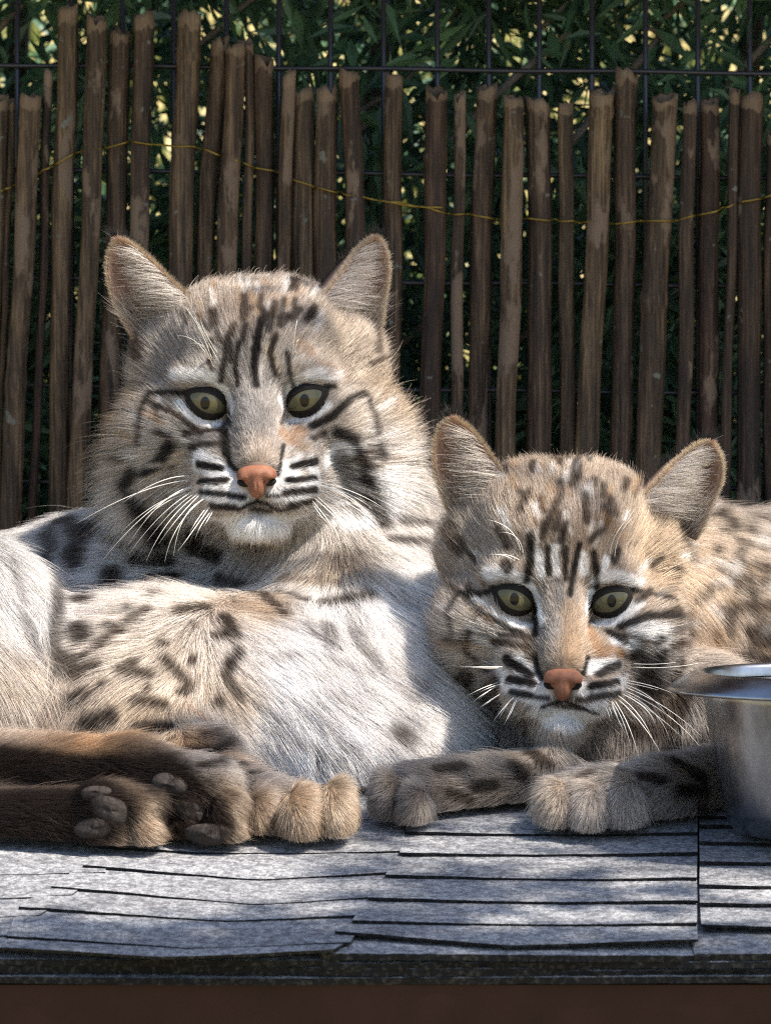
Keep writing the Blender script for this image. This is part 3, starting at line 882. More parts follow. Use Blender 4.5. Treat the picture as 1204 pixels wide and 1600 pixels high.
            c[ii] = c[ii] * (1 - w[:, None]) + col * w[:, None]
        return c
    # ---- head hair table (local mm): position, length mm, lift
    HT = np.array([(0, -26, -20, 2.6, .22), (0, -12, 0, 3.4, .25), (0, -2, 22, 5.5, .30), (0, 18, 44, 8, .38), (0, 50, 52, 11, .50), (23, -2, 12, 4.0, .30), (23, -4, -12, 4.2, .28), (38, 0, 2, 6, .32), (40, 8, -18, 9, .35),
                   (20, -14, -26, 4.2, .28), (13, -30, -40, 3.2, .22), (20, -28, -50, 4.5, .25), (0, -22, -62, 5, .30), (12, -12, -66, 8, .35), (0, 5, -64, 15, .45), (28, 2, -50, 12, .40), (55, 20, -12, 15, .42), (62, 40, -20, 22, .48),
                   (60, 30, -45, 24, .45), (40, 15, -60, 22, .42), (50, 50, 25, 10, .40), (35, 30, 38, 8, .36)], float)
    HT = np.vstack([HT, HT * np.array([-1, 1, 1, 1, 1])])
    eye_c = [(-23.5, 9.6, 0.0), (23.5, 9.6, 0.0)]
    pxmm = 0.3013
    EPl = EYE_POLY.copy(); EPl[:, 1] = np.where(EPl[:, 1] < 0, EPl[:, 1] * .80, EPl[:, 1]) + 0.085 * EPl[:, 0]
    polyL = smooth_closed(EPl, 40) * pxmm * np.array([0.91, 0.82]) * sp.get('eye_k', 1.0)
    polys = []
    for ec, sx in zip(eye_c, (1, -1)):
        q = polyL.copy(); q[:, 0] *= sx; q[:, 1] *= -1; polys.append(q + np.array([ec[0], ec[2]]))
    def eye_sd(l):
        """signed-ish distance (mm) outside the lid outline, front of the head only"""
        out = np.full(len(l), 99.0)
        cand = np.nonzero((l[:, 1] < 14) & (np.abs(l[:, 2]) < 22) & (np.abs(l[:, 0]) < 48))[0]
        if not len(cand): return out
        q = l[cand][:, [0, 2]]
        for pg in polys:
            d = np.full(len(q), 1e9); inside = np.zeros(len(q), bool)
            a = pg; b = np.roll(pg, -1, 0)
            for A, Bq in zip(a, b):
                ab = Bq - A; t = np.clip(((q - A) @ ab) / (ab @ ab), 0, 1); d = np.minimum(d, np.linalg.norm(q - A - t[:, None] * ab, axis=1))
                cond = ((A[1] > q[:, 1]) != (Bq[1] > q[:, 1])) & (q[:, 0] < (Bq[0] - A[0]) * (q[:, 1] - A[1]) / (Bq[1] - A[1] + 1e-12) + A[0])
                inside ^= cond
            d = np.where(inside, -d, d); out[cand] = np.minimum(out[cand], d)
        return out
    # ---- scatter roots
    tri = np.concatenate([Q[:, [0, 1, 2]], Q[:, [0, 2, 3]]])
    A, Bv, Cv = V[tri[:, 0]], V[tri[:, 1]], V[tri[:, 2]]
    nrm = np.cross(Bv - A, Cv - A); ar = 0.5 * np.linalg.norm(nrm, axis=1); nrm /= (2 * ar)[:, None] + 1e-15
    cen = (A + Bv + Cv) / 3
    vd = CAM - cen; vd /= np.linalg.norm(vd, axis=1)[:, None]
    facing = (nrm * vd).sum(1)
    lm = local(cen); hl = head_f(cen.astype(np.float32)); bl = body_f(cen.astype(np.float32))
    wh = 1 / (1 + np.exp(-(bl - hl) / 0.006))
    HT[:, 3] *= np.where(HT[:, 3] > 10, sp.get('ruff', 1.0) ** 1.5, 1.0)
    Lh = idw(lm, HT[:, :3], HT[:, 3:4], 4.0, 3.0)[:, 0]; Lb = idw(cen, Cpos, Clen[:, None], 3.0, 0.01)[:, 0]
    Ltri = wh * Lh + (1 - wh) * Lb
    dens = sp['density'] * (7.0 / np.clip(Ltri, 3.2, 26)) ** 0.75
    dens = dens * np.where(facing > -0.2, 1.0, 0.12)
    out_frame = (np.abs(cen[:, 0]) > 0.24) ; dens = dens * np.where(out_frame, 0.35, 1)
    low = cen[:, 2] - SLOPE * cen[:, 1] < 0.0075; dens = dens * np.where(low & (nrm[:, 2] < -0.5), 0.0, 1)
    Nst = rng.poisson(ar * 1e6 * dens)
    ti = np.repeat(np.arange(len(tri)), Nst); N = len(ti)
    r1 = np.sqrt(rng.uniform(size=N)); r2 = rng.uniform(size=N)
    roots = (1 - r1)[:, None] * A[ti] + (r1 * (1 - r2))[:, None] * Bv[ti] + (r1 * r2)[:, None] * Cv[ti]
    # smooth normals
    vn = np.zeros_like(V); 
    for k in range(3): np.add.at(vn, tri[:, k], nrm * ar[:, None])
    vn /= np.linalg.norm(vn, axis=1)[:, None] + 1e-15
    nn = (1 - r1)[:, None] * vn[tri[ti, 0]] + (r1 * (1 - r2))[:, None] * vn[tri[ti, 1]] + (r1 * r2)[:, None] * vn[tri[ti, 2]]
    nn /= np.linalg.norm(nn, axis=1)[:, None] + 1e-15
    l = local(roots)
    esd = eye_sd(l)
    nose_d = np.sqrt(((l[:, 0]) / 10.5) ** 2 + ((l[:, 2] + 35) / 7.5) ** 2 + ((l[:, 1] + 30) / 9) ** 2)
    keep = (esd > 0.35) & (nose_d > 1.0)
    for pad in sp.get('pads', []):
        pc = hit(pad[0], pad[1]); rr = max(pad[2], pad[3]) * 0.27e-3
        keep &= np.linalg.norm(roots - pc, axis=1) > rr * 0.55
    kk_ = np.nonzero(keep)[0]; cell = np.floor(roots[kk_] / 0.011).astype(np.int64)
    kk_ = kk_[np.lexsort((cell[:, 1], cell[:, 2], cell[:, 0]))]
    roots, nn, l, esd, ti = roots[kk_], nn[kk_], l[kk_], esd[kk_], ti[kk_]; N = len(roots)
    w = wh[ti]
    hv = idw(l, HT[:, :3], HT[:, 3:5], 4.0, 3.0)
    bb_ = idw(roots, Cpos, np.concatenate([Cdir, np.stack([Clen, Clift], 1)], 1), 3.0, 0.01); bdir = bb_[:, :3]; bprop = bb_[:, 3:]
    hdir = (l - np.array([0, -38, -31])); hdir[:, 2] *= np.where(l[:, 2] > -30, 1.0, 1.25); hdir /= np.linalg.norm(hdir, axis=1)[:, None]
    hdir = hdir @ R.T
    dirv = w[:, None] * hdir + (1 - w)[:, None] * bdir / (np.linalg.norm(bdir, axis=1)[:, None] + 1e-9)
    Ln = (w * hv[:, 0] + (1 - w) * bprop[:, 0]) * 1e-3 * rng.lognormal(0, 0.22, N)
    lift = w * hv[:, 1] * 0.80 + (1 - w) * bprop[:, 1]
    Ln *= np.where(esd < 4, 0.55 + 0.1 * np.clip(esd, 0, 4), 1.0)
    tg = dirv - (dirv * nn).sum(1)[:, None] * nn; tg /= np.linalg.norm(tg, axis=1)[:, None] + 1e-9
    # low frequency direction wander
    fr = 55.0
    wv = np.stack([np.sin(roots @ np.array([fr, 31, 17]) + 1.0), np.sin(roots @ np.array([-23, fr, 41]) + 2.0), np.sin(roots @ np.array([29, -37, fr]))], 1)
    tg = tg + 0.20 * wv + rng.normal(size=(N, 3)) * 0.17
    tg -= (tg * nn).sum(1)[:, None] * nn; tg /= np.linalg.norm(tg, axis=1)[:, None] + 1e-9
    stray = rng.uniform(size=N) < 0.025
    lift = np.clip(lift + rng.normal(0, 0.10, N) + np.where(stray, 0.22, 0), 0.08, 1.2); Ln = Ln * np.where(stray, 1.35, 1.0)
    d0 = tg * np.cos(lift)[:, None] + nn * np.sin(lift)[:, None]
    grav = np.array([0, 0, -1.0])
    bend = 0.30 * tg - 0.22 * nn * np.sin(lift)[:, None] * 2 + grav * (np.clip(Ln * 1e3 - 6, 0, 20) * 0.012)[:, None]
    # clumps
    nclump = max(50, N // sp.get('clump', 26))
    from mathutils.kdtree import KDTree
    ci = rng.choice(N, nclump, replace=False)
    kd = KDTree(nclump)
    for j, i in enumerate(ci): kd.insert(roots[i], j)
    kd.balance()
    near = np.fromiter((kd.find(q)[1] for q in roots), np.int64, N)
    cr = ci[near]
    K = 6
    sfr = np.linspace(0, 1, K)
    pts = np.empty((N, K, 3), np.float32)
    cl = np.clip((Ln * 1e3 - 3) / 14, 0.0, 1.0) * rng.uniform(0.25, 0.75, N)
    for k, t in enumerate(sfr):
        own = roots + Ln[:, None] * (d0 * t + bend * t * t * 0.6)
        cpt = roots[cr] + Ln[:, None] * (d0[cr] * t + bend[cr] * t * t * 0.6)
        m = (cl * t ** 1.3)[:, None]
        pts[:, k] = own * (1 - m) + cpt * m
    # keep strands above the shelf
    fl = SLOPE * pts[..., 1] + 0.0066
    pts[..., 2] = np.maximum(pts[..., 2], fl)
    # colour: the coat pattern is read at three places along every strand
    reach = tg * (Ln * np.cos(lift))[:, None]
    jit = rng.normal(size=(N, 3)) * 0.00032
    cK = [None] * K; base_c = None
    for kk in [2] + [k for k in range(K) if k != 2]:
        q = pts[:, kk].astype(np.float64)
        for _ in range(2): q = q - grid_d(q.astype(np.float32))[:, None] * nn
        if base_c is None: base_c = paint_base(q)
        cK[kk] = paint(q + jit, base_c)
    u = rng.uniform(size=N)
    clv = rng.lognormal(0, 0.10, nclump)[near]
    var = rng.lognormal(0, 0.17, N) * clv
    ring = (1 - sstep(0.6, 1.6, esd))[:, None]
    fc = np.ones((N, K, 4), np.float32)
    lum = cK[2] @ np.array([.3, .6, .1])
    mid = (sstep(0.12, 0.3, lum) * (1 - sstep(0.50, 0.66, lum)))
    tick = np.where(u < 0.16 * mid, 0.35, np.where(u > 1 - 0.22 * mid, 1.75, 1.0))
    mul = (var * tick)[:, None]
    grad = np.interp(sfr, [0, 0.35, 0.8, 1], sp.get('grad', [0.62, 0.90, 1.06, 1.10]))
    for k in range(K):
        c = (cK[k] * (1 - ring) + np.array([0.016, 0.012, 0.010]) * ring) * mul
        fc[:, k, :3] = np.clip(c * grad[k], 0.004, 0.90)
    rad = np.interp(sfr, [0, 0.5, 1], [1.0, 0.85, 0.18])[None, :] * (np.clip(0.040 + 0.0026 * (Ln * 1e3), 0.042, 0.080) * 1e-3 * rng.uniform(0.75, 1.25, N))[:, None]
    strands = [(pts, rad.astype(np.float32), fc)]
    # ---- ear hair
    for (_, S, B, sgn, ear) in ears:
        nvv, nu = S.shape[:2]
        def surf(Sx, v, u):
            a = v * (nvv - 1); b = u * (nu - 1); i = np.clip(a.astype(int), 0, nvv - 2); j = np.clip(b.astype(int), 0, nu - 2)
            fa = (a - i)[:, None]; fb = (b - j)[:, None]
            return (Sx[i, j] * (1 - fa) * (1 - fb) + Sx[i + 1, j] * fa * (1 - fb) + Sx[i, j + 1] * (1 - fa) * fb + Sx[i + 1, j + 1] * fa * fb)
        def add(root_, d, Lq, colr, r_mm, curl=None, var_=0.18):
            n = len(root_); d = np.broadcast_to(d, (n, 3)); d = d / (np.linalg.norm(d, axis=1)[:, None] + 1e-9)
            d = d + rng.normal(size=d.shape) * 0.16
            p = np.empty((n, K, 3), np.float32)
            cu = np.zeros(3) if curl is None else curl
            for k, t in enumerate(sfr): p[:, k] = root_ + Lq[:, None] * (d * t + cu * t * t)
            cc = np.clip(0.85 * np.asarray(colr) ** 1.2 * rng.lognormal(0, var_, n)[:, None], .004, .88)
            f = np.ones((n, K, 4), np.float32); f[..., :3] = cc[:, None, :] * np.interp(sfr, [0, .4, 1], [.7, 1, 1.05])[None, :, None]
            rr = np.interp(sfr, [0, .5, 1], [1, .8, .2])[None, :] * np.full((n, 1), r_mm * 1e-3)
            strands.append((p, rr.astype(np.float32), np.clip(f, .003, .9)))
        ex = np.array([1.0, 0, 0]) * sgn      # outward in the picture
        upv = S[-1, nu // 2] - S[2, nu // 2]; upv /= np.linalg.norm(upv)
        fwd = np.array([0, -1.0, 0])
        n = 5200; v = rng.uniform(0.02, 0.99, n); u = rng.uniform(0, 1, n)
        edge = np.minimum(u, 1 - u)
        c0 = ear['skin'][None, :] * (1 - sstep(0, .35, edge))[:, None] * 0 + np.where((edge < 0.10)[:, None], ear['rim'], ear['skin'] * np.where((u > .55) & (v < .75), 0.8, 1.15)[:, None])
        add(surf(S, v, u) + fwd * 0.0003, upv * 1.0 + ex * (u - .5)[:, None] * 1.2 + fwd * 0.35, rng.uniform(.0018, .0036, n), c0, 0.075)
        # long pale hair sweeping from the inner margin across the cup
        n = ear.get('long', 900); v = rng.beta(1.1, 1.5, n) * 0.82; u = rng.uniform(0.0, 0.40, n) ** 1.1
        add(surf(S, v, u) + fwd * 0.0008, ex * 0.95 + upv * (0.25 + 0.5 * v)[:, None] + fwd * 0.30, rng.uniform(.008, .021, n) * (1.05 - .55 * v), np.tile(ear['hair'], (n, 1)), 0.085, curl=np.array([0, 0.15, -0.12]), var_=0.25)
        n = ear.get('long', 900) // 2; v = rng.uniform(0, .30, n); u = rng.uniform(0.1, 0.95, n)
        add(surf(S, v, u) + fwd * 0.0012, upv * 0.7 + ex * 0.35 + fwd * 0.45, rng.uniform(.008, .016, n), np.tile(ear['hair'] * 0.9, (n, 1)), 0.085, var_=0.3)
        # rims
        for uu, sd in ((0.0, -1), (1.0, 1)):
            n = 1100; v = rng.uniform(0, 1, n)
            add(surf(S, v, np.full(n, uu)) + np.array([0, 0.0006, 0]), ex * sd * 0.75 + upv * 0.8, rng.uniform(.0014, .0028, n), np.tile(ear['rim'], (n, 1)), 0.075)
        # dark back
        n = 2600; v = rng.uniform(0, 1, n); u = rng.uniform(0, 1, n)
        lum_ = np.where((np.abs(u - .5) < .22) & (v > .25) & (v < .7), 0.35, 0.02)
        add(surf(B, v, u), upv + np.array([0, .55, 0]) + ex * (u - .5)[:, None], rng.uniform(.004, .007, n), np.stack([lum_, lum_ * .9, lum_ * .85], 1), 0.09)
        # tip tuft
        n = ear.get('tuft', 60); v = np.full(n, 0.985); u = rng.uniform(0.2, .8, n)
        add(surf(S, v, u), upv * 1.0 + np.array([-.25, 0, .1]), rng.uniform(.003, .011, n), np.tile(np.array([.03, .026, .026]), (n, 1)), 0.09)
    PT = np.concatenate([a[0].reshape(-1, 3) for a in strands]); RD = np.concatenate([a[1].reshape(-1) for a in strands]); FC = np.concatenate([a[2].reshape(-1, 4) for a in strands])
    nS = len(PT) // K
    cv = bpy.data.hair_curves.new('fur'); cv.add_curves([K] * nS)
    cv.attributes['position'].data.foreach_set('vector', PT.ravel())
    ra = cv.attributes.get('radius') or cv.attributes.new('radius', 'FLOAT', 'POINT'); ra.data.foreach_set('value', RD.ravel())
    fa = cv.attributes.new('fcol', 'FLOAT_COLOR', 'POINT'); fa.data.foreach_set('color', FC.ravel())
    cv.materials.append(MFUR)
    fo = bpy.data.objects.new('fur', cv); COL.objects.link(fo); fo.parent = root; fo['kind'] = 'stuff'
    # ---- skin colours
    vc = np.ones((len(Vm), 4), np.float32)
    vcol = paint(V); lv = local(V); ev = eye_sd(lv)
    vcol[ev < 1.0] = (0.014, 0.011, 0.009)
    vc[:nbody, :3] = vcol
    for (st, S, B, sgn, ear) in ears:
        n = S.shape[0] * S.shape[1]
        vc[st:st + n, :3] = ear['skin'] ** 1.2; vc[st + n:st + 2 * n, :3] = (.02, .018, .016)
    ca = body.data.attributes.new('fcol', 'FLOAT_COLOR', 'POINT'); ca.data.foreach_set('color', vc.ravel())
    # ---- eyes
    for ei, (ec, pg) in enumerate(zip(eye_c, polys)):
        me = bpy.data.meshes.new('eye'); bm = bmesh.new(); bmesh.ops.create_uvsphere(bm, u_segments=48, v_segments=32, radius=1.0); bm.to_mesh(me); bm.free()
        me.polygons.foreach_set('use_smooth', np.ones(len(me.polygons), bool)); me.materials.append(MEYE)
        eo = bpy.data.objects.new('eye', me); COL.objects.link(eo); eo.parent = root
        RE = 11.5
        cw = W(*ec); eo.location = cw; eo.scale = [RE * s * 1e-3] * 3
        g = Vector(P(hx + (ec[0] / pxmm) + sp['gaze'][0], hy - ec[2] / pxmm + sp['gaze'][1], hY - 0.3)) - Vector(cw)
        g = Vector((0, -1, 0)).rotation_difference(g.normalized()) if False else None
        gx, gy = sp['gaze']
        eo.rotation_euler = (math.radians(gy), 0, math.radians(gx))
        # lids
        rings = [(-0.3, 0.10), (0.2, 0.42), (0.8, 0.40), (2.2, 0.30), (3.6, 0.15), (5.2, -1.5)]
        c2 = pg.mean(0); nP = len(pg); VV = []
        tangent = np.roll(pg, -1, 0) - np.roll(pg, 1, 0); nout = np.stack([tangent[:, 1], -tangent[:, 0]], 1); nout /= np.linalg.norm(nout, axis=1)[:, None]
        if (nout * (pg - c2)).sum() < 0: nout = -nout
        for off, fwd_ in rings:
            q = pg + nout * off
            dd = q - np.array([ec[0], ec[2]]); rr = np.minimum(np.linalg.norm(dd, axis=1), RE * 0.985)
            y = ec[1] - np.sqrt(RE * RE - rr * rr) - fwd_
            for (x, z), yy in zip(q, y): VV.append(W(x, yy, z))
        FF = [(r * nP + j, r * nP + (j + 1) % nP, (r + 1) * nP + (j + 1) % nP, (r + 1) * nP + j) for r in range(len(rings) - 1) for j in range(nP)]
        lo_ = mesh_obj('eyelid', [eo.matrix_basis.inverted() @ Vector(v) for v in VV], FF, MLID, eo)
    # ---- nose
    def nose_f(p):
        q = local(p.astype(np.float64)).astype(np.float32)
        q = (q - np.array([0, -29.6, -35.2], np.float32)) / np.float32(0.93) + np.array([0, -27.0, -35.2], np.float32)
        f = lambda c, r: d_ell(q, np.array(c, np.float32), np.array(r, np.float32))
        d = smin(f((0, -26.5, -32.3), (9.4, 7.0, 4.2)), f((0, -27.3, -38.0), (4.6, 6.8, 7.2)), 2.6)
        for x in (-1, 1):
            d = smin(d, f((x * 6.2, -28.0, -34.0), (3.8, 5.0, 3.8)), 2.0)
            d = smax(d, -d_cone(q, np.array((x * 4.2, -36.0, -37.0), np.float32), np.array((x * 10.5, -27, -37.2), np.float32), 2.1, 1.9), 0.8)
        d = smax(d, -d_ell(q, np.array((0, -35.2, -39), np.float32), np.array((.55, 1.8, 5.0), np.float32)), 0.8)
        return d * np.float32(s * 1e-3)
    cN = W(0, -29.6, -35); ex = 0.0135
    NV, NQ, _ = surface_nets(nose_f, cN - ex, cN + ex, 0.00045)
    quads_mesh('nose', NV, NQ, MNOSE, root)
    for x in (-1, 1):  # dark beads that stand in for the shade inside the nose openings
        me_v, me_f = [], []
        for r in range(7):
            for j in range(12):
                a_ = math.pi * r / 6; b_ = 2 * math.pi * j / 12
                me_v.append(W(x * 6.3 + 3.0 * math.sin(a_) * math.cos(b_), -29.6 + 3.2 * math.sin(a_) * math.sin(b_) + 0.25 * abs(math.cos(b_)), -37.0 + 1.9 * math.cos(a_) + x * 0.5 * math.sin(a_) * math.cos(b_)))
        me_f = [(r * 12 + j, r * 12 + (j + 1) % 12, (r + 1) * 12 + (j + 1) % 12, (r + 1) * 12 + j) for r in range(6) for j in range(12)]
        mesh_obj('nostril_shade', me_v, me_f, MLID, root)
    # ---- paw pads
    for (px, py, rx, ry, rot) in sp.get('pads', []):
        c = hit(px, py); h = bvh.find_nearest(Vector(c)); n_ = np.array(h[1]); 
        n_ = n_ if n_[1] < 0 else -n_
        n_ = n_ * .5 + np.array([0, -1, .1]) * .5; n_ /= np.linalg.norm(n_)
        a = math.radians(rot); ax = np.array([math.cos(a), 0, -math.sin(a)]); ax -= (ax @ n_) * n_; ax /= np.linalg.norm(ax); ay = np.cross(n_, ax)
        sc = (c[1] - CAM[1]) / FPX
        VV, FF = [], []
        nr, na = 8, 22
        for r in range(nr):
            f = r / (nr - 1)
            for j in range(na):
                th = j * 2 * math.pi / na
                sq = 1.38 + 0.06 * math.cos(3 * th + px)
                VV.append(c + ax * rx * sc * math.cos(th) * math.sin(f * 1.75) * sq + ay * ry * sc * math.sin(th) * math.sin(f * 1.75) * sq + n_ * (0.0030 * math.cos(f * 1.75) - 0.0002 + 0.0004 * math.sin(2 * th + py)))
        FF = [(r * na + j, r * na + (j + 1) % na, (r + 1) * na + (j + 1) % na, (r + 1) * na + j) for r in range(nr - 1) for j in range(na)]
        mesh_obj('paw_pad', VV, FF, MPAD, root)
    # ---- whiskers
    wl = list(sp['whiskers'])
    for w_ in sp['whiskers']:
        a_ = np.array(w_, float); f_ = rng.uniform(.55, .85); j_ = rng.normal(0, 4, 2); sg_ = 0.045 * np.linalg.norm(a_[-1] - a_[0])
        wl.append([tuple(a_[0] + j_)] + [tuple(a_[0] + j_ + (v_ - a_[0]) * f_ * np.array([1, 1 + rng.normal(0, .12)]) + rng.normal(0, .3 * sg_, 2)) for v_ in a_[1:]])
    for wsk in wl:
        p0 = hit(*wsk[0]); Y0 = p0[1] + 0.001
        q = np.array(wsk, float); n = 16; tt = np.linspace(0, 1, n)
        if len(q) == 2: q = np.array([q[0], (q[0] + q[1]) / 2 + [0, -2], q[1]])
        b2 = (1 - tt)[:, None] ** 2 * q[0] + 2 * (tt * (1 - tt))[:, None] * (2 * q[1] - .5 * q[0] - .5 * q[2]) + tt[:, None] ** 2 * q[2]
        pts3 = [P(x, y, Y0 - 0.013 * math.sin(t * 2.2)) for (x, y), t in zip(b2, tt)]
        VV, FF = tube(pts3, np.interp(tt, [0, .5, 1], [.00022, .00017, .00005]), 6); mesh_obj('whisker', VV, FF, MWHISK, root)
    print('bobcat', nS, 'strands', len(Vm), 'verts', round(time.time() - t_start, 1), 's')
    return root
# ------------------------------------------------------------------ the two bobcats: measured outlines, coat marks with some painted shade, hair lie
def Z(ox, oy, k):
    return lambda pts: [(ox + x * k, oy + y * k) for x, y in pts]
D = (0.010, 0.008, 0.007); DB = (0.024, 0.017, 0.013); BR = (0.036, 0.024, 0.017); WH = (0.87, 0.85, 0.83); OR = (0.30, 0.150, 0.062); GR = (0.135, 0.122, 0.115); CRM = (0.52, 0.43, 0.34)
def marks(z, k, items):
    return [(z(p), w * k, c, o) for (p, w, c, o) in items]

z1 = Z(120, 340, .4817); k1 = .4817
face1 = marks(z1, k1, [
    ([(320, 505), (390, 505), (450, 522), (490, 570), (508, 625)], 30, WH, .78), ([(330, 605), (370, 650), (430, 672), (485, 668)], 24, WH, 1), ([(690, 560), (720, 520), (790, 500), (850, 512)], 28, WH, .78),
    ([(655, 590), (662, 640), (672, 665)], 24, WH, .95), ([(690, 662), (760, 648), (815, 612)], 22, WH, 1),
    ([(395, 785), (450, 815), (500, 860), (520, 890)], 62, WH, .95), ([(420, 890), (480, 915), (560, 905)], 44, WH, .95), ([(700, 775), (690, 840), (640, 870)], 56, WH, .95), ([(640, 890), (700, 905), (770, 870)], 44, WH, .95), ([(760, 800), (775, 850)], 44, WH, .9),
    ([(470, 975), (520, 1005), (590, 1020), (660, 1005), (715, 970)], 84, WH, 1), ([(800, 800), (850, 745), (910, 740)], 40, WH, .85), ([(1000, 830), (1010, 930), (900, 990), (850, 960)], 80, WH, .85),
    ([(110, 900), (150, 980)], 70, (.48, .45, .42), .8), ([(290, 900), (340, 940), (400, 950)], 70, (.52, .49, .46), .85), ([(260, 800), (330, 770)], 40, CRM, .8), ([(620, 420), (650, 490)], 30, CRM, .7), ([(700, 470), (720, 520)], 22, CRM, .6),
    ([(598, 330), (582, 420), (574, 480), (582, 545)], 17, D, .95), ([(525, 410), (515, 480), (522, 545)], 12, DB, .9), ([(492, 380), (482, 450), (466, 530)], 13, DB, .85), ([(645, 380), (625, 440), (642, 505)], 13, DB, .9), ([(682, 440), (690, 500), (702, 545)], 11, DB, .85),
    ([(440, 400), (430, 470)], 12, BR, .8), ([(548, 350), (538, 400)], 14, DB, .8), ([(600, 300), (610, 330)], 16, DB, .8), ([(500, 380), (510, 350)], 16, BR, .8), ([(760, 440), (720, 405)], 34, OR, .40), ([(860, 520), (790, 470)], 34, OR, .28), ([(560, 300), (540, 330)], 20, BR, .7), ([(660, 350), (680, 320)], 20, BR, .8), ([(330, 460), (380, 480)], 20, GR, .7),
    ([(350, 570), (300, 573), (240, 578), (216, 640), (206, 725)], 17, D, .92), ([(800, 545), (835, 550)], 13, D, .9), ([(760, 678), (830, 645), (885, 592), (930, 575), (955, 640), (972, 720), (988, 770)], 17, D, .88),
    ([(260, 612), (330, 645), (380, 680), (405, 700)], 13, DB, .85), ([(497, 635), (502, 672)], 14, D, 1), ([(664, 640), (658, 668)], 10, DB, .9), ([(470, 690), (490, 660)], 20, BR, .7),
    ([(300, 738), (270, 785), (225, 828)], 30, D, .9), ([(190, 825), (165, 862), (180, 888)], 34, D, .9), ([(205, 925), (230, 965), (285, 1000)], 56, D, .92), ([(420, 985), (470, 1020)], 34, DB, .85), ([(300, 1005), (420, 1020)], 30, DB, .8),  # broad dark patch under the jaw: coat marking with shade painted in
    ([(350, 700), (420, 688), (485, 700)], 16, BR, .8), ([(370, 745), (465, 735)], 16, BR, .8), ([(480, 700), (485, 760)], 26, BR, .7), ([(130, 600), (60, 680)], 40, BR, .45), ([(90, 700), (60, 780)], 34, BR, .5), ([(110, 800), (80, 850)], 30, DB, .5),
    ([(845, 695), (900, 715), (925, 780), (938, 850)], 26, D, .88), ([(938, 850), (965, 940), (995, 995)], 44, DB, .85), ([(850, 780), (890, 860), (900, 930)], 50, GR, .75), ([(760, 720), (800, 700)], 16, BR, .6),
    ([(668, 700), (700, 722), (725, 690)], 44, OR, .6), ([(680, 770), (745, 742)], 24, (.30, .20, .12), .6), ([(488, 690), (480, 760), (500, 800), (520, 818)], 14, D, .92), ([(668, 740), (657, 800), (652, 835)], 12, D, .85),
    ([(395, 800), (468, 818)], 20, D, 1), ([(400, 862), (482, 854)], 20, D, 1), ([(405, 892), (470, 897), (540, 909)], 14, D, .95), ([(440, 934), (505, 938)], 17, DB, .95), ([(700, 812), (772, 790)], 20, D, 1), ([(685, 853), (772, 850)], 17, D, 1), ([(680, 893), (772, 884)], 19, D, 1), ([(690, 932), (765, 915)], 15, DB, .95), ([(620, 905), (680, 900)], 9, BR, .8),
    ([(520, 945), (555, 928), (586, 920), (620, 928), (660, 948)], 10, D, 1), ([(560, 942), (586, 946), (630, 950)], 12, DB, .8), ([(586, 890), (586, 920)], 8, D, 1), ([(470, 935), (520, 945)], 8, DB, .85), ([(660, 948), (720, 935)], 8, DB, .85),
    ([(330, 250), (400, 290)], 40, (.30, .24, .18), .6), ([(720, 300), (690, 330)], 18, DB, .7), ([(180, 380), (210, 440)], 44, BR, .7), ([(960, 380), (965, 430)], 30, BR, .6)])
zb = Z(0, 780, .5814); kb = .5814
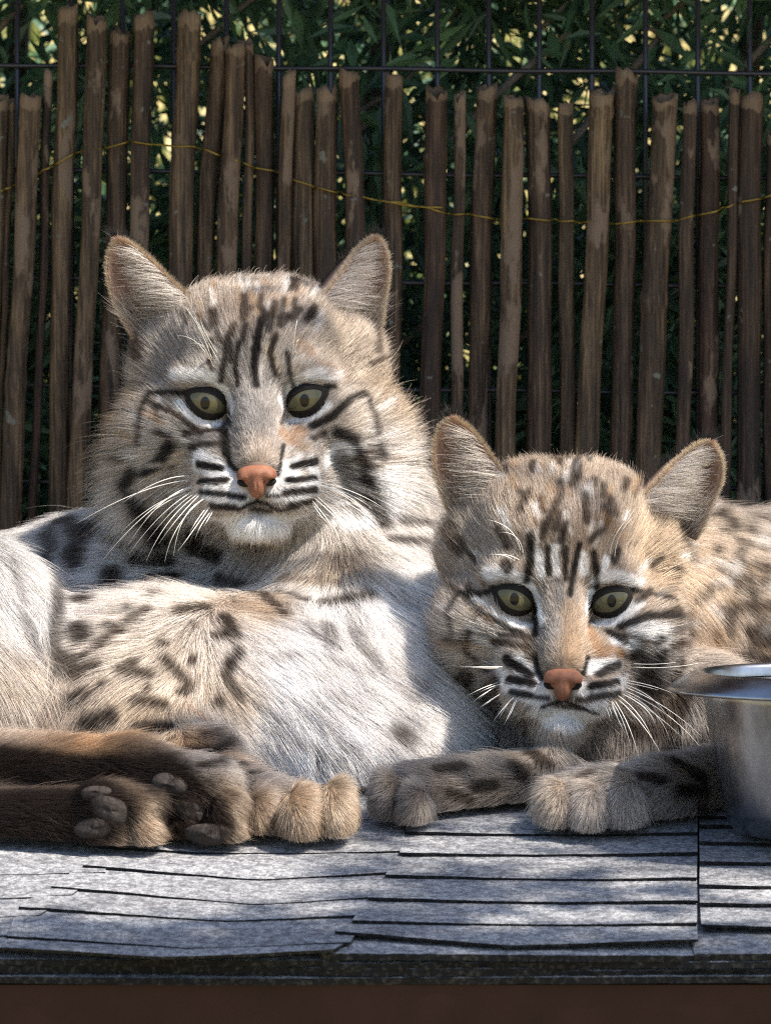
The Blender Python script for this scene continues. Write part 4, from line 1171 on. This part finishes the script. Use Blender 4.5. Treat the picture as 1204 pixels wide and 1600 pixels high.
body1 = marks(zb, kb, [
    ([(215, 280), (220, 285)], 52, DB, .95), ([(296, 215), (300, 235)], 46, DB, .9), ([(208, 360), (216, 380)], 48, DB, .9), ([(235, 90), (245, 105)], 46, DB, .85), ([(190, 165), (205, 180)], 44, DB, .8), ([(360, 168), (450, 170)], 34, DB, .85), ([(400, 225), (470, 215)], 30, DB, .85), ([(520, 130), (590, 155)], 34, DB, .8), ([(175, 440), (190, 450)], 40, DB, .8),
    ([(170, 60), (185, 75)], 40, DB, .7), ([(300, 120), (330, 130)], 36, DB, .7), ([(130, 110), (145, 150)], 40, DB, .6), ([(330, 70), (350, 90)], 40, DB, .6),
    ([(265, 405), (320, 365)], 26, BR, .8), ([(345, 340), (395, 310)], 26, BR, .8), ([(475, 315), (555, 300)], 26, BR, .75), ([(600, 330), (630, 380)], 28, BR, .75), ([(640, 425), (612, 455)], 26, BR, .7), ([(600, 480), (645, 545)], 22, BR, .6), ([(195, 485), (255, 460)], 32, BR, .85), ([(325, 470), (395, 482)], 28, BR, .8), ([(440, 440), (505, 505)], 24, BR, .7), ([(185, 558), (235, 535)], 34, DB, .8), ([(365, 555), (435, 562)], 28, BR, .85),
    ([(240, 615), (305, 600)], 38, DB, .9), ([(380, 628), (445, 620)], 38, DB, .85), ([(500, 560), (560, 612)], 18, OR, .35), ([(595, 215), (660, 240)], 26, BR, .8), ([(690, 262), (765, 325)], 22, BR, .7), ([(750, 258), (830, 282)], 22, BR, .7), ([(870, 288), (995, 270)], 26, BR, .8), ([(760, 220), (900, 235)], 30, (.16, .11, .075), .7), ([(880, 360), (892, 405)], 40, (.15, .135, .125), .75), ([(955, 375), (975, 420)], 30, (.17, .155, .145), .65), ([(990, 430), (1015, 470)], 32, (.17, .155, .145), .65), ([(740, 440), (800, 430)], 26, (.22, .20, .19), .5), ([(820, 350), (850, 390)], 22, (.2, .18, .17), .5),
    ([(740, 630), (850, 680), (930, 725)], 26, (.22, .20, .19), .55), ([(870, 620), (970, 700)], 24, (.22, .20, .19), .55), ([(690, 560), (760, 600)], 20, (.24, .22, .2), .45), ([(900, 540), (980, 590)], 20, (.24, .22, .2), .45), ([(1030, 480), (1080, 530)], 24, (.2, .18, .17), .5), ([(1065, 645), (1085, 660)], 36, BR, .7), ([(1150, 500), (1100, 560)], 40, GR, .5),
    ([(510, 690), (630, 678)], 26, DB, .9), ([(540, 722), (650, 722)], 20, DB, .8), ([(600, 655), (550, 645)], 20, DB, .7), ([(640, 750), (700, 745)], 18, DB, .7),
    ([(128, 180), (152, 300), (142, 400), (155, 480)], 34, DB, .6), ([(55, 330), (95, 440)], 26, GR, .7), ([(20, 180), (60, 300)], 26, GR, .5), ([(1060, 120), (1140, 130)], 34, BR, .6), ([(1080, 60), (1150, 70)], 34, BR, .5),  # leading stroke: seam beside the thigh, dark fur with shadow painted in
    ([(20, 540), (50, 560)], 26, (.3, .22, .16), .5), 
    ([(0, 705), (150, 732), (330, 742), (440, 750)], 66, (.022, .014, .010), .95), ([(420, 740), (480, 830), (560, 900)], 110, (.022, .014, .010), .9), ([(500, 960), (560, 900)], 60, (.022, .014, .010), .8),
    ([(757, 820), (752, 915)], 9, DB, .95), ([(862, 795), (868, 918)], 9, DB, .95),  # crease shade painted as dark lines between the forepaw toes
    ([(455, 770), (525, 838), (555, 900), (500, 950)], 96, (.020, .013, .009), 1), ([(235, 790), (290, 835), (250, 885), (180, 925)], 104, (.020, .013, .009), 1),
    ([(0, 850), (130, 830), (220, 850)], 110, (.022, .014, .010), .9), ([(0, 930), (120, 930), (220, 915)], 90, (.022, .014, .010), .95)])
def dashes(x0, x1, y0, y1, n, nose, seed, cols, wr=(5, 9), lr=(12, 26), op=.75):
    g = np.random.default_rng(seed); out = []
    for _ in range(n):
        a = np.array([g.uniform(x0, x1), g.uniform(y0, y1)]); d = a - np.array(nose); d /= np.linalg.norm(d); d = d + g.normal(0, .18, 2); L = g.uniform(*lr)
        out.append(([tuple(a), tuple(a + d * L * .5 + g.normal(0, 1.2, 2)), tuple(a + d * L)], g.uniform(*wr), cols[g.integers(len(cols))], op * g.uniform(.7, 1)))
    return out
TAN = (.30, .19, .105); PALE = (.66, .61, .56)
extra1 = dashes(290, 520, 432, 520, 46, (400, 745), 3, [BR, DB, TAN, PALE]) + dashes(165, 260, 600, 720, 14, (400, 745), 4, [BR, PALE, TAN]) + dashes(560, 640, 560, 760, 16, (400, 745), 5, [BR, PALE, TAN]) + dashes(330, 470, 520, 600, 14, (400, 745), 6, [PALE, DB], (4, 6), (14, 24)) + dashes(240, 330, 660, 730, 8, (400, 745), 8, [BR, PALE], (4, 7))
def spots(cells, r, col, seed):
    g = np.random.default_rng(seed); return [([(x, y), (x + g.normal(0, 6), y + g.normal(0, 4))], r * g.uniform(.7, 1.2), col, .9) for x, y in cells]
spots2 = spots([(1128, 790), (1160, 800), (1190, 785), (1140, 830), (1175, 845), (1200, 825), (1120, 865), (1155, 885), (1192, 895), (1130, 915), (1170, 935), (1200, 950), (1135, 965), (1165, 985), (1195, 1005), (1110, 1000), (1100, 930), (1150, 1025), (1185, 1035)], 13, DB, 21)
spots1 = spots([(95, 832), (165, 815), (120, 990), (135, 1030), (165, 985), (200, 960), (240, 940)], 15, DB, 22) + spots([(300, 985), (350, 1000), (250, 1010), (205, 1040), (300, 1035), (360, 1050), (160, 1075), (230, 1085), (290, 1085), (340, 1100), (175, 1120)], 12, BR, 23)
extra2 = spots2 + dashes(780, 1000, 712, 830, 56, (876, 1060), 13, [BR, DB, TAN, PALE]) + dashes(700, 770, 860, 1010, 12, (876, 1060), 14, [BR, PALE, TAN]) + dashes(990, 1090, 830, 1010, 16, (876, 1060), 15, [BR, PALE, TAN]) + dashes(1100, 1204, 790, 1030, 46, (876, 900), 16, [BR, DB, TAN, PALE], (8, 14), (14, 30), .6) + dashes(820, 940, 830, 880, 10, (876, 1060), 17, [PALE, DB], (4, 6), (14, 22))
bob1 = dict(label='larger bobcat sitting upright with pale chest and its hind paws stretched out', head=(400, 625, .37), rot=(0, 0, -1.5), scale=1.0, density=5.0, clump=30, gaze=(-3, 4),
    lo=(-.34, .13, -.0), hi=(.12, .57, .30),
    body=[('C', (400, 700, .465, 150), (540, 930, .455, 170), .03), ('E', 560, 1010, .425, 150, 195, 85, .07), ('E', 570, 1090, .385, 150, 140, 75, .05), ('E', 660, 1060, .42, 115, 150, 65, .04), ('E', 730, 1140, .40, 110, 85, 50, .03),
          ('C', (520, 1010, .475, 185), (40, 1010, .485, 170), .03), ('E', 200, 935, .47, 150, 120, 55, .03), ('E', -45, 1000, .36, 115, 165, 45, .008), ('E', -50, 1095, .32, 125, 110, 45, .06), ('E', 262, 1055, .35, 140, 120, 38, .045), ('E', 235, 1115, .332, 145, 95, 42, .05), ('E', 450, 1130, .35, 100, 95, 45, .05), ('E', 570, 1165, .335, 135, 85, 60, .05),
          ('C', (215, 1165, .30, 52), (300, 1205, .255, 48), .04), ('C', (300, 1205, .255, 50), (405, 1258, .206, 44), .012), ('E', 440, 1272, .196, 58, 46, 15, .01),
          ('E', 408, 1278, .187, 26, 46, 14, .0025), ('E', 470, 1279, .176, 30, 50, 17, .0025), ('E', 525, 1271, .181, 27, 54, 16, .0025),
          ('C', (-120, 1205, .245, 60), (200, 1218, .205, 56), .006), ('C', (200, 1218, .205, 56), (285, 1245, .188, 64), .01), ('E', 325, 1222, .184, 42, 34, 13, .006), ('E', 350, 1262, .178, 34, 36, 13, .004), ('E', 345, 1303, .170, 36, 34, 12, .004), ('E', 295, 1312, .176, 45, 32, 12, .006),
          ('C', (-120, 1290, .195, 48), (110, 1288, .177, 52), .006), ('E', 175, 1282, .171, 68, 52, 15, .008), ('E', 215, 1260, .167, 36, 28, 12, .004), ('E', 226, 1299, .163, 28, 30, 11, .004), ('E', 165, 1250, .168, 50, 24, 11, .004), ('E', 170, 1318, .164, 60, 22, 10, .004)],
    ears=[dict(side=-1, tip=(184, 374), inner=[(203, 379), (221, 393), (243, 414), (263, 435), (283, 454), (304, 472), (322, 490)], outer=[(175, 386), (169, 406), (168, 426), (172, 448), (180, 473), (192, 500), (210, 530)], skin=np.array([.54, .39, .33]), hair=np.array([.62, .56, .50]), rim=np.array([.62, .50, .36]), long=1150, tuft=70),
          dict(side=1, tip=(586, 371), inner=[(570, 380), (558, 391), (543, 413), (530, 433), (515, 453), (498, 468), (484, 486)], outer=[(598, 380), (604, 401), (607, 426), (604, 448), (600, 470), (597, 495), (590, 530)], skin=np.array([.58, .44, .38]), hair=np.array([.66, .60, .55]), rim=np.array([.64, .54, .42]), long=1150, tuft=25, back=.0065)],
    base=[(x, y, c) for (p, c) in [
        ((500, 230), (.44, .38, .32)), ((700, 215), (.42, .36, .31)), ((560, 300), (.40, .31, .24)), ((450, 500), (.45, .41, .37)), ((620, 520), (.48, .44, .40)), ((580, 640), (.40, .365, .34)), ((590, 760), (.46, .385, .32)), ((280, 680), (.46, .41, .36)), ((100, 620), (.37, .285, .215)), ((60, 760), (.43, .36, .30)),
        ((120, 850), (.56, .51, .46)), ((850, 660), (.54, .47, .40)), ((1000, 600), (.44, .35, .26)), ((1060, 750), (.46, .39, .32)), ((1000, 850), (.70, .66, .62)), ((300, 450), (.42, .375, .335)), ((850, 420), (.46, .385, .31)), ((380, 950), (.62, .57, .53)), ((800, 980), (.66, .62, .58)), ((600, 1090), (.46, .39, .33)), ((330, 560), (.48, .41, .34)), ((200, 500), (.42, .36, .30))] for (x, y) in z1([p])] +
        [(560, 950, (.74, .71, .69)), (520, 1100, (.66, .63, .61)), (650, 900, (.74, .71, .68)), (530, 885, (.50, .41, .32)), (150, 880, (.66, .63, .61)), (250, 870, (.64, .61, .59)), (120, 830, (.64, .61, .59)), (330, 880, (.64, .60, .57)), (200, 920, (.66, .63, .60)), (250, 1050, (.62, .53, .44)), (230, 1120, (.62, .49, .36)), (405, 955, (.56, .43, .31)), (365, 1095, (.68, .56, .44)), (330, 930, (.66, .58, .5)), (455, 1000, (.75, .72, .70)), (440, 1060, (.75, .72, .70)), (425, 1120, (.74, .71, .69)), (480, 1150, (.72, .70, .68)), (490, 950, (.73, .70, .67)),
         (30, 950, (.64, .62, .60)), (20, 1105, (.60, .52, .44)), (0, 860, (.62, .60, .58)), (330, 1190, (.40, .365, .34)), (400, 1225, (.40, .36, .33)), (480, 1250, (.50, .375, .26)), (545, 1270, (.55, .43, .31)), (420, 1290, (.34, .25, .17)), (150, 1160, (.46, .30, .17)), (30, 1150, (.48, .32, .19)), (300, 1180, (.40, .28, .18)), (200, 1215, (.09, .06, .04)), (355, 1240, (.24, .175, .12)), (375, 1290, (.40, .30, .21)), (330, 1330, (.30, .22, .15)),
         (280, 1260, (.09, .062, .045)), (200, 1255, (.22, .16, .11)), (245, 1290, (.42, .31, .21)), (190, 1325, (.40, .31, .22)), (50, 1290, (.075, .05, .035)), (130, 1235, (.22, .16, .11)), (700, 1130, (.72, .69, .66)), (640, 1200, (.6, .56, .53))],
    strokes=spots1 + extra1 + face1 + dashes(520, 575, 690, 800, 16, (400, 745), 31, [BR, PALE, GR], (4, 8), (14, 30)) + dashes(230, 300, 690, 780, 8, (400, 745), 32, [PALE, CRM], (4, 6), (14, 26), .6) + body1,
    flow=[(560, 880, .15, 1, 20, .35), (600, 980, .35, 1, 24, .38), (560, 1100, .8, .7, 24, .35), (480, 1010, .6, .8, 20, .35), (650, 900, .5, 1, 24, .4), (680, 1080, .9, .6, 22, .35), (740, 1150, 1, .5, 18, .35), (450, 900, -.3, 1, 17, .35),
          (200, 870, -1, .15, 17, .35), (100, 850, -1, -.1, 17, .4), (300, 850, -1, .2, 16, .35), (130, 960, -.7, .6, 16, .35), (30, 900, .1, 1, 24, .35), (40, 1020, .2, 1, 22, .35), (0, 840, -.5, .3, 22, .45),
          (300, 930, -.8, .35, 17, .42), (400, 950, .4, .5, 17, .42), (200, 1000, -.9, .4, 16, .4), (260, 1060, -.6, .7, 15, .38), (160, 1100, -.3, 1, 15, .38), (280, 1130, .3, 1, 14, .35), (400, 1060, .7, .7, 16, .38),
          (300, 1190, 1, .4, 10, .28), (390, 1235, 1, .4, 8, .28), (470, 1240, .9, .5, 6, .3), (420, 1290, .4, 1, 6, .28), (475, 1300, .2, 1, 5.5, .28), (535, 1260, .4, 1, 5.5, .3),
          (50, 1165, 1, -.1, 9, .4), (200, 1190, 1, .1, 9, .38), (100, 1210, 1, .15, 10, .3), (250, 1220, 1, .2, 7, .3), (340, 1230, .8, .4, 5, .35), (370, 1290, .5, .8, 5, .35), (330, 1325, -.3, .8, 5, .32), (50, 1280, 1, 0, 10, .3), (150, 1245, 1, -.2, 5, .32), (230, 1280, .7, .6, 4.5, .32), (190, 1325, .5, .6, 5, .3), (100, 1310, 1, 0, 6, .3)],
    pads=[(264, 1227, 22, 14, 10), (305, 1267, 26, 15, 20), (325, 1304, 28, 13, 0), (150, 1240, 18, 10, -5), (174, 1267, 26, 16, 22), (148, 1294, 24, 14, -8), (105, 1314, 18, 15, 0)],
    whiskers=[z1(w) for w in [[(375, 850), (200, 892), (0, 992)], [(385, 872), (240, 950), (85, 1110)], [(402, 890), (300, 985), (225, 1115)], [(420, 905), (330, 1000), (285, 1118)], [(436, 930), (370, 1025), (325, 1085)], [(442, 945), (405, 995), (385, 1040)], [(365, 882), (250, 935), (150, 1015)], [(392, 880), (280, 960), (170, 1090)],
        [(770, 855), (900, 892), (1012, 955)], [(780, 880), (900, 940), (1012, 1025)], [(772, 900), (860, 985), (955, 1110)], [(760, 915), (805, 970), (858, 1042)], [(785, 893), (900, 965), (990, 1065)], [(778, 868), (880, 905), (985, 1000)], [(442, 470), (395, 355), (345, 285)], [(458, 462), (410, 375), (382, 322)], [(432, 466), (385, 402), (325, 382)], [(700, 450), (705, 390), (715, 330)]]])

z2 = Z(640, 630, .4684); k2 = .4684
face2 = marks(z2, k2, [
    ([(262, 565), (330, 565), (385, 592)], 38, WH, .8), ([(402, 610), (430, 660), (442, 725)], 28, WH, 1), ([(222, 665), (290, 722), (392, 748)], 30, WH, 1), ([(620, 595), (680, 572), (765, 594)], 30, WH, .8), ([(602, 630), (585, 690)], 26, WH, 1), ([(620, 742), (700, 722), (765, 668)], 28, WH, .95),
    ([(430, 500), (440, 570)], 26, WH, .8), ([(482, 480), (490, 570)], 18, WH, .75), ([(572, 510), (580, 560)], 28, WH, .8), ([(655, 520), (642, 575)], 20, WH, .75), ([(150, 750), (182, 718)], 40, CRM, .85), ([(222, 810), (262, 832)], 32, CRM, .8), ([(750, 742), (850, 765)], 50, WH, .8), ([(680, 800), (745, 805)], 32, WH, .8),
    ([(365, 870), (410, 940), (465, 965)], 54, WH, .95), ([(300, 900), (340, 950), (440, 1000)], 44, WH, .85), ([(600, 885), (690, 865)], 44, WH, .9), ([(565, 950), (650, 965), (710, 930)], 44, WH, .9), ([(440, 1030), (530, 1060), (620, 1030)], 76, WH, 1), ([(880, 640), (900, 690)], 26, CRM, .5),
    ([(492, 600), (500, 680)], 30, GR, .7), ([(565, 470), (545, 560), (532, 640)], 13, D, .9), ([(520, 480), (518, 590)], 11, DB, .9), ([(460, 480), (462, 570)], 12, DB, .9), ([(402, 440), (402, 520), (390, 592)], 18, D, .9), ([(612, 500), (622, 560), (622, 615)], 15, D, .9), ([(318, 535), (325, 550)], 26, DB, .85), ([(692, 495), (680, 525)], 20, DB, .8),
    ([(580, 310), (586, 395)], 18, BR, .8), ([(492, 330), (450, 425)], 18, BR, .8), ([(640, 420), (600, 455)], 16, BR, .7), ([(520, 400), (500, 460)], 14, DB, .7), ([(400, 300), (370, 360)], 20, BR, .55), ([(660, 320), (680, 370)], 20, BR, .5), ([(300, 420), (330, 480)], 20, BR, .6), ([(640, 380), (700, 440)], 36, OR, .3), ([(480, 300), (420, 380)], 36, OR, .22),
    ([(285, 618), (240, 640), (172, 640), (140, 695)], 18, D, .9), ([(190, 655), (250, 705), (330, 750), (385, 780)], 15, D, .9), ([(200, 760), (190, 820), (222, 852)], 18, BR, .85), ([(280, 795), (385, 815)], 18, BR, .85), ([(300, 770), (390, 790)], 12, DB, .7), ([(140, 690), (150, 760)], 14, DB, .6),
    ([(420, 680), (427, 740), (420, 775)], 20, D, 1), ([(592, 690), (592, 745)], 12, D, .9), ([(742, 625), (800, 640), (870, 662)], 13, D, .85), ([(700, 745), (800, 708), (880, 712), (912, 760), (922, 845)], 17, D, .85), ([(830, 785), (830, 855)], 34, D, .9), ([(665, 770), (715, 792)], 26, D, .85), ([(755, 840), (790, 862)], 26, DB, .8), ([(690, 840), (740, 850)], 14, DB, .7), ([(880, 830), (890, 900)], 30, DB, .6),
    ([(602, 765), (640, 830), (700, 832)], 38, OR, .65), ([(540, 690), (545, 850)], 60, (.30, .20, .12), .6), ([(418, 840), (430, 900), (442, 922)], 14, D, .92), ([(592, 850), (576, 905)], 14, D, .9), ([(400, 790), (400, 840)], 30, BR, .6),
    ([(325, 855), (402, 912)], 26, D, 1), ([(330, 925), (408, 936)], 24, D, 1), ([(340, 966), (405, 975)], 16, D, .95), ([(425, 982), (460, 985)], 12, DB, .8), ([(630, 908), (692, 872)], 24, D, .95), ([(605, 946), (692, 935)], 22, D, 1), ([(605, 982), (695, 970)], 17, D, .95), ([(560, 990), (600, 990)], 10, DB, .7),
    ([(440, 1012), (500, 992), (550, 1005), (625, 1032)], 9, D, 1), ([(480, 1008), (580, 1018)], 9, DB, .8), ([(505, 960), (506, 992)], 7, D, 1),
    ([(900, 960), (880, 1060)], 70, BR, .8), ([(780, 920), (830, 1010)], 70, BR, .75), ([(740, 1090), (860, 1100)], 50, BR, .7), ([(300, 940), (260, 1000)], 60, BR, .6), ([(200, 900), (180, 960)], 50, BR, .6), ([(800, 300), (840, 260)], 20, DB, .7), ([(900, 470), (920, 530)], 50, BR, .75), ([(140, 420), (170, 480)], 50, BR, .65),
    ([(1120, 345), (1145, 355)], 50, D, .85), ([(1040, 405), (1075, 415)], 34, DB, .8), ([(1180, 420), (1200, 430)], 40, DB, .7), ([(1090, 480), (1130, 490)], 34, BR, .6), ([(1150, 560), (1190, 570)], 36, BR, .55), ([(1080, 610), (1120, 600)], 34, BR, .5), ([(1130, 700), (1180, 690)], 40, BR, .5), ([(1040, 700), (1050, 760)], 34, BR, .4), ([(1120, 800), (1190, 790)], 40, BR, .6), ([(1180, 320), (1200, 325)], 40, DB, .7)])
body2 = [([(893, 1240), (890, 1302)], 6, DB, .95), ([(945, 1240), (948, 1302)], 6, DB, .95), ([(622, 1220), (620, 1290)], 6, DB, .95), ([(1050, 1195), (1092, 1215)], 22, D, .9), ([(1020, 1180), (1060, 1172)], 16, DB, .8), ([(1060, 1238), (1100, 1240)], 16, DB, .85), ([(1000, 1215), (1030, 1222)], 14, DB, .8), ([(1085, 1265), (1110, 1268)], 18, D, .8), ([(985, 1195), (1010, 1190)], 14, DB, .7), ([(1080, 1180), (1100, 1165)], 16, D, .8),  # leading strokes paint the shade between toes, the rest are leg spots
         ([(920, 1212), (900, 1225)], 14, BR, .7),
         ([(680, 1205), (720, 1200)], 14, DB, .8), ([(740, 1230), (770, 1228)], 14, DB, .7), ([(800, 1200), (815, 1215)], 18, DB, .7), ([(700, 1240), (730, 1250)], 12, BR, .6), ([(650, 1195), (670, 1190)], 12, DB, .7), ([(830, 1180), (850, 1200)], 24, DB, .8), ([(760, 1275), (830, 1270)], 30, DB, .6)]
bob2 = dict(label='smaller bobcat crouching with lowered head and forepaws tucked beneath its chin', head=(879, 937, .28), rot=(4, 0, 1.2), scale=.945, density=5.0, clump=30, gaze=(0, 4), eye_k=1.03, ruff=.80, crown=6.0,
    lo=(-.02, .13, -.0), hi=(.34, .68, .235),
    body=[('C', (885, 975, .375, 150), (1050, 985, .44, 180), .03), ('C', (1060, 1000, .46, 185), (1350, 1010, .56, 215), .03), ('E', 920, 1130, .335, 140, 100, 42, .03), ('E', 1085, 1130, .34, 85, 105, 42, .02),
          ('C', (1150, 1228, .262, 60), (1030, 1250, .222, 52), .012), ('C', (1030, 1250, .222, 52), (950, 1258, .206, 46), .01), ('E', 925, 1248, .210, 78, 42, 17, .01),
          ('E', 868, 1264, .198, 29, 46, 16, .0025), ('E', 919, 1269, .192, 28, 47, 17, .0025), ('E', 972, 1264, .197, 31, 48, 16, .0025),
          ('C', (860, 1228, .262, 54), (650, 1245, .226, 50), .012), ('E', 605, 1252, .212, 24, 46, 14, .0025), ('E', 645, 1266, .204, 27, 42, 15, .0025)],
    ears=[dict(side=-1, tip=(708, 654), inner=[(734, 670), (757, 700), (776, 728), (795, 756), (806, 780)], outer=[(687, 668), (677, 700), (680, 738), (689, 770), (698, 794), (712, 820)], skin=np.array([.54, .38, .31]), hair=np.array([.60, .53, .46]), rim=np.array([.60, .48, .34]), long=950, tuft=30),
          dict(side=1, tip=(1110, 692), inner=[(1092, 694), (1073, 707), (1053, 725), (1033, 747), (1013, 767), (990, 795)], outer=[(1122, 707), (1128, 729), (1126, 755), (1118, 775), (1110, 792), (1102, 814), (1086, 845)], skin=np.array([.55, .39, .32]), hair=np.array([.66, .60, .54]), rim=np.array([.66, .56, .42]), long=1500, tuft=25, back=.005)],
    base=[(x, y, c) for (p, c) in [
        ((450, 220), (.47, .385, .30)), ((700, 220), (.46, .375, .30)), ((350, 350), (.45, .355, .27)), ((560, 400), (.40, .32, .255)), ((250, 450), (.43, .37, .31)), ((80, 650), (.37, .285, .215)), ((60, 800), (.36, .28, .22)), ((250, 770), (.50, .45, .40)), ((800, 500), (.50, .385, .27)), ((950, 600), (.56, .42, .29)), ((1000, 750), (.52, .41, .31)),
        ((470, 760), (.42, .38, .345)), ((540, 800), (.50, .38, .27)), ((300, 1080), (.52, .47, .42)), ((500, 1130), (.50, .44, .38)), ((650, 1100), (.42, .37, .33)), ((850, 1000), (.36, .32, .29)), ((1150, 400), (.43, .365, .31)), ((1150, 700), (.50, .40, .31)), ((1150, 850), (.42, .36, .31)), ((800, 900), (.40, .355, .32)), ((180, 1000), (.5, .45, .4)), ((230, 620), (.48, .41, .35))] for (x, y) in z2([p])] +
        [(1050, 1230, (.38, .335, .30)), (1090, 1160, (.30, .265, .24)), (870, 1235, (.50, .42, .34)), (920, 1250, (.48, .42, .37)), (980, 1265, (.48, .43, .39)), (720, 1230, (.36, .30, .25)), (610, 1245, (.30, .26, .23)), (800, 1240, (.32, .27, .22)), (760, 1190, (.44, .37, .3))],
    strokes=extra2 + face2 + dashes(985, 1060, 930, 1070, 14, (876, 1060), 33, [BR, PALE, GR], (4, 8), (14, 30)) + dashes(690, 770, 900, 1060, 12, (876, 1060), 34, [BR, PALE, TAN], (4, 7), (12, 26)) + body2,
    flow=[(1130, 800, 1, .1, 14, .45), (1160, 880, 1, .3, 15, .4), (1120, 960, .8, .6, 15, .38), (1190, 780, 1, -.1, 14, .5), (1060, 1080, .4, 1, 18, .38), (880, 1150, 0, 1, 20, .38), (800, 1130, -.2, 1, 18, .38), (960, 1160, .2, 1, 18, .38), (1090, 1150, -.2, 1, 14, .35),
          (1080, 1220, -1, .3, 9, .3), (1020, 1240, -1, .3, 8, .28), (940, 1215, -.6, .7, 7, .35), (870, 1230, -.4, .9, 6, .32), (868, 1280, -.15, 1, 5, .28), (920, 1280, 0, 1, 5, .28), (980, 1280, .1, 1, 5, .28), (780, 1220, -1, .15, 9, .28), (680, 1235, -1, .2, 7, .28), (610, 1240, -.8, .7, 5, .3), (640, 1280, -.5, 1, 5, .28)],
    whiskers=[z2(w) for w in [[(322, 880), (245, 880), (168, 880)], [(302, 930), (245, 950), (192, 976)], [(312, 965), (270, 990), (233, 1016)], [(342, 985), (310, 1020), (278, 1062)], [(352, 990), (330, 1040), (313, 1076)], [(300, 942), (250, 968), (210, 998)], [(735, 880), (850, 882), (960, 868)], [(720, 925), (800, 942), (872, 966)], [(710, 945), (850, 1015), (972, 1112)],
        [(702, 960), (815, 1035), (868, 1132)], [(690, 985), (780, 1080), (852, 1200)], [(680, 990), (732, 1085), (770, 1212)], [(670, 1000), (692, 1050), (722, 1112)], [(650, 1010), (662, 1035), (668, 1065)], [(705, 955), (870, 1050), (1000, 1190)], [(370, 500), (335, 425), (258, 388)], [(352, 530), (312, 508), (262, 505)], [(682, 520), (700, 440), (745, 380)]]])
build_bobcat(bob1)
build_bobcat(bob2)
print('all built', round(time.time() - T0, 1))
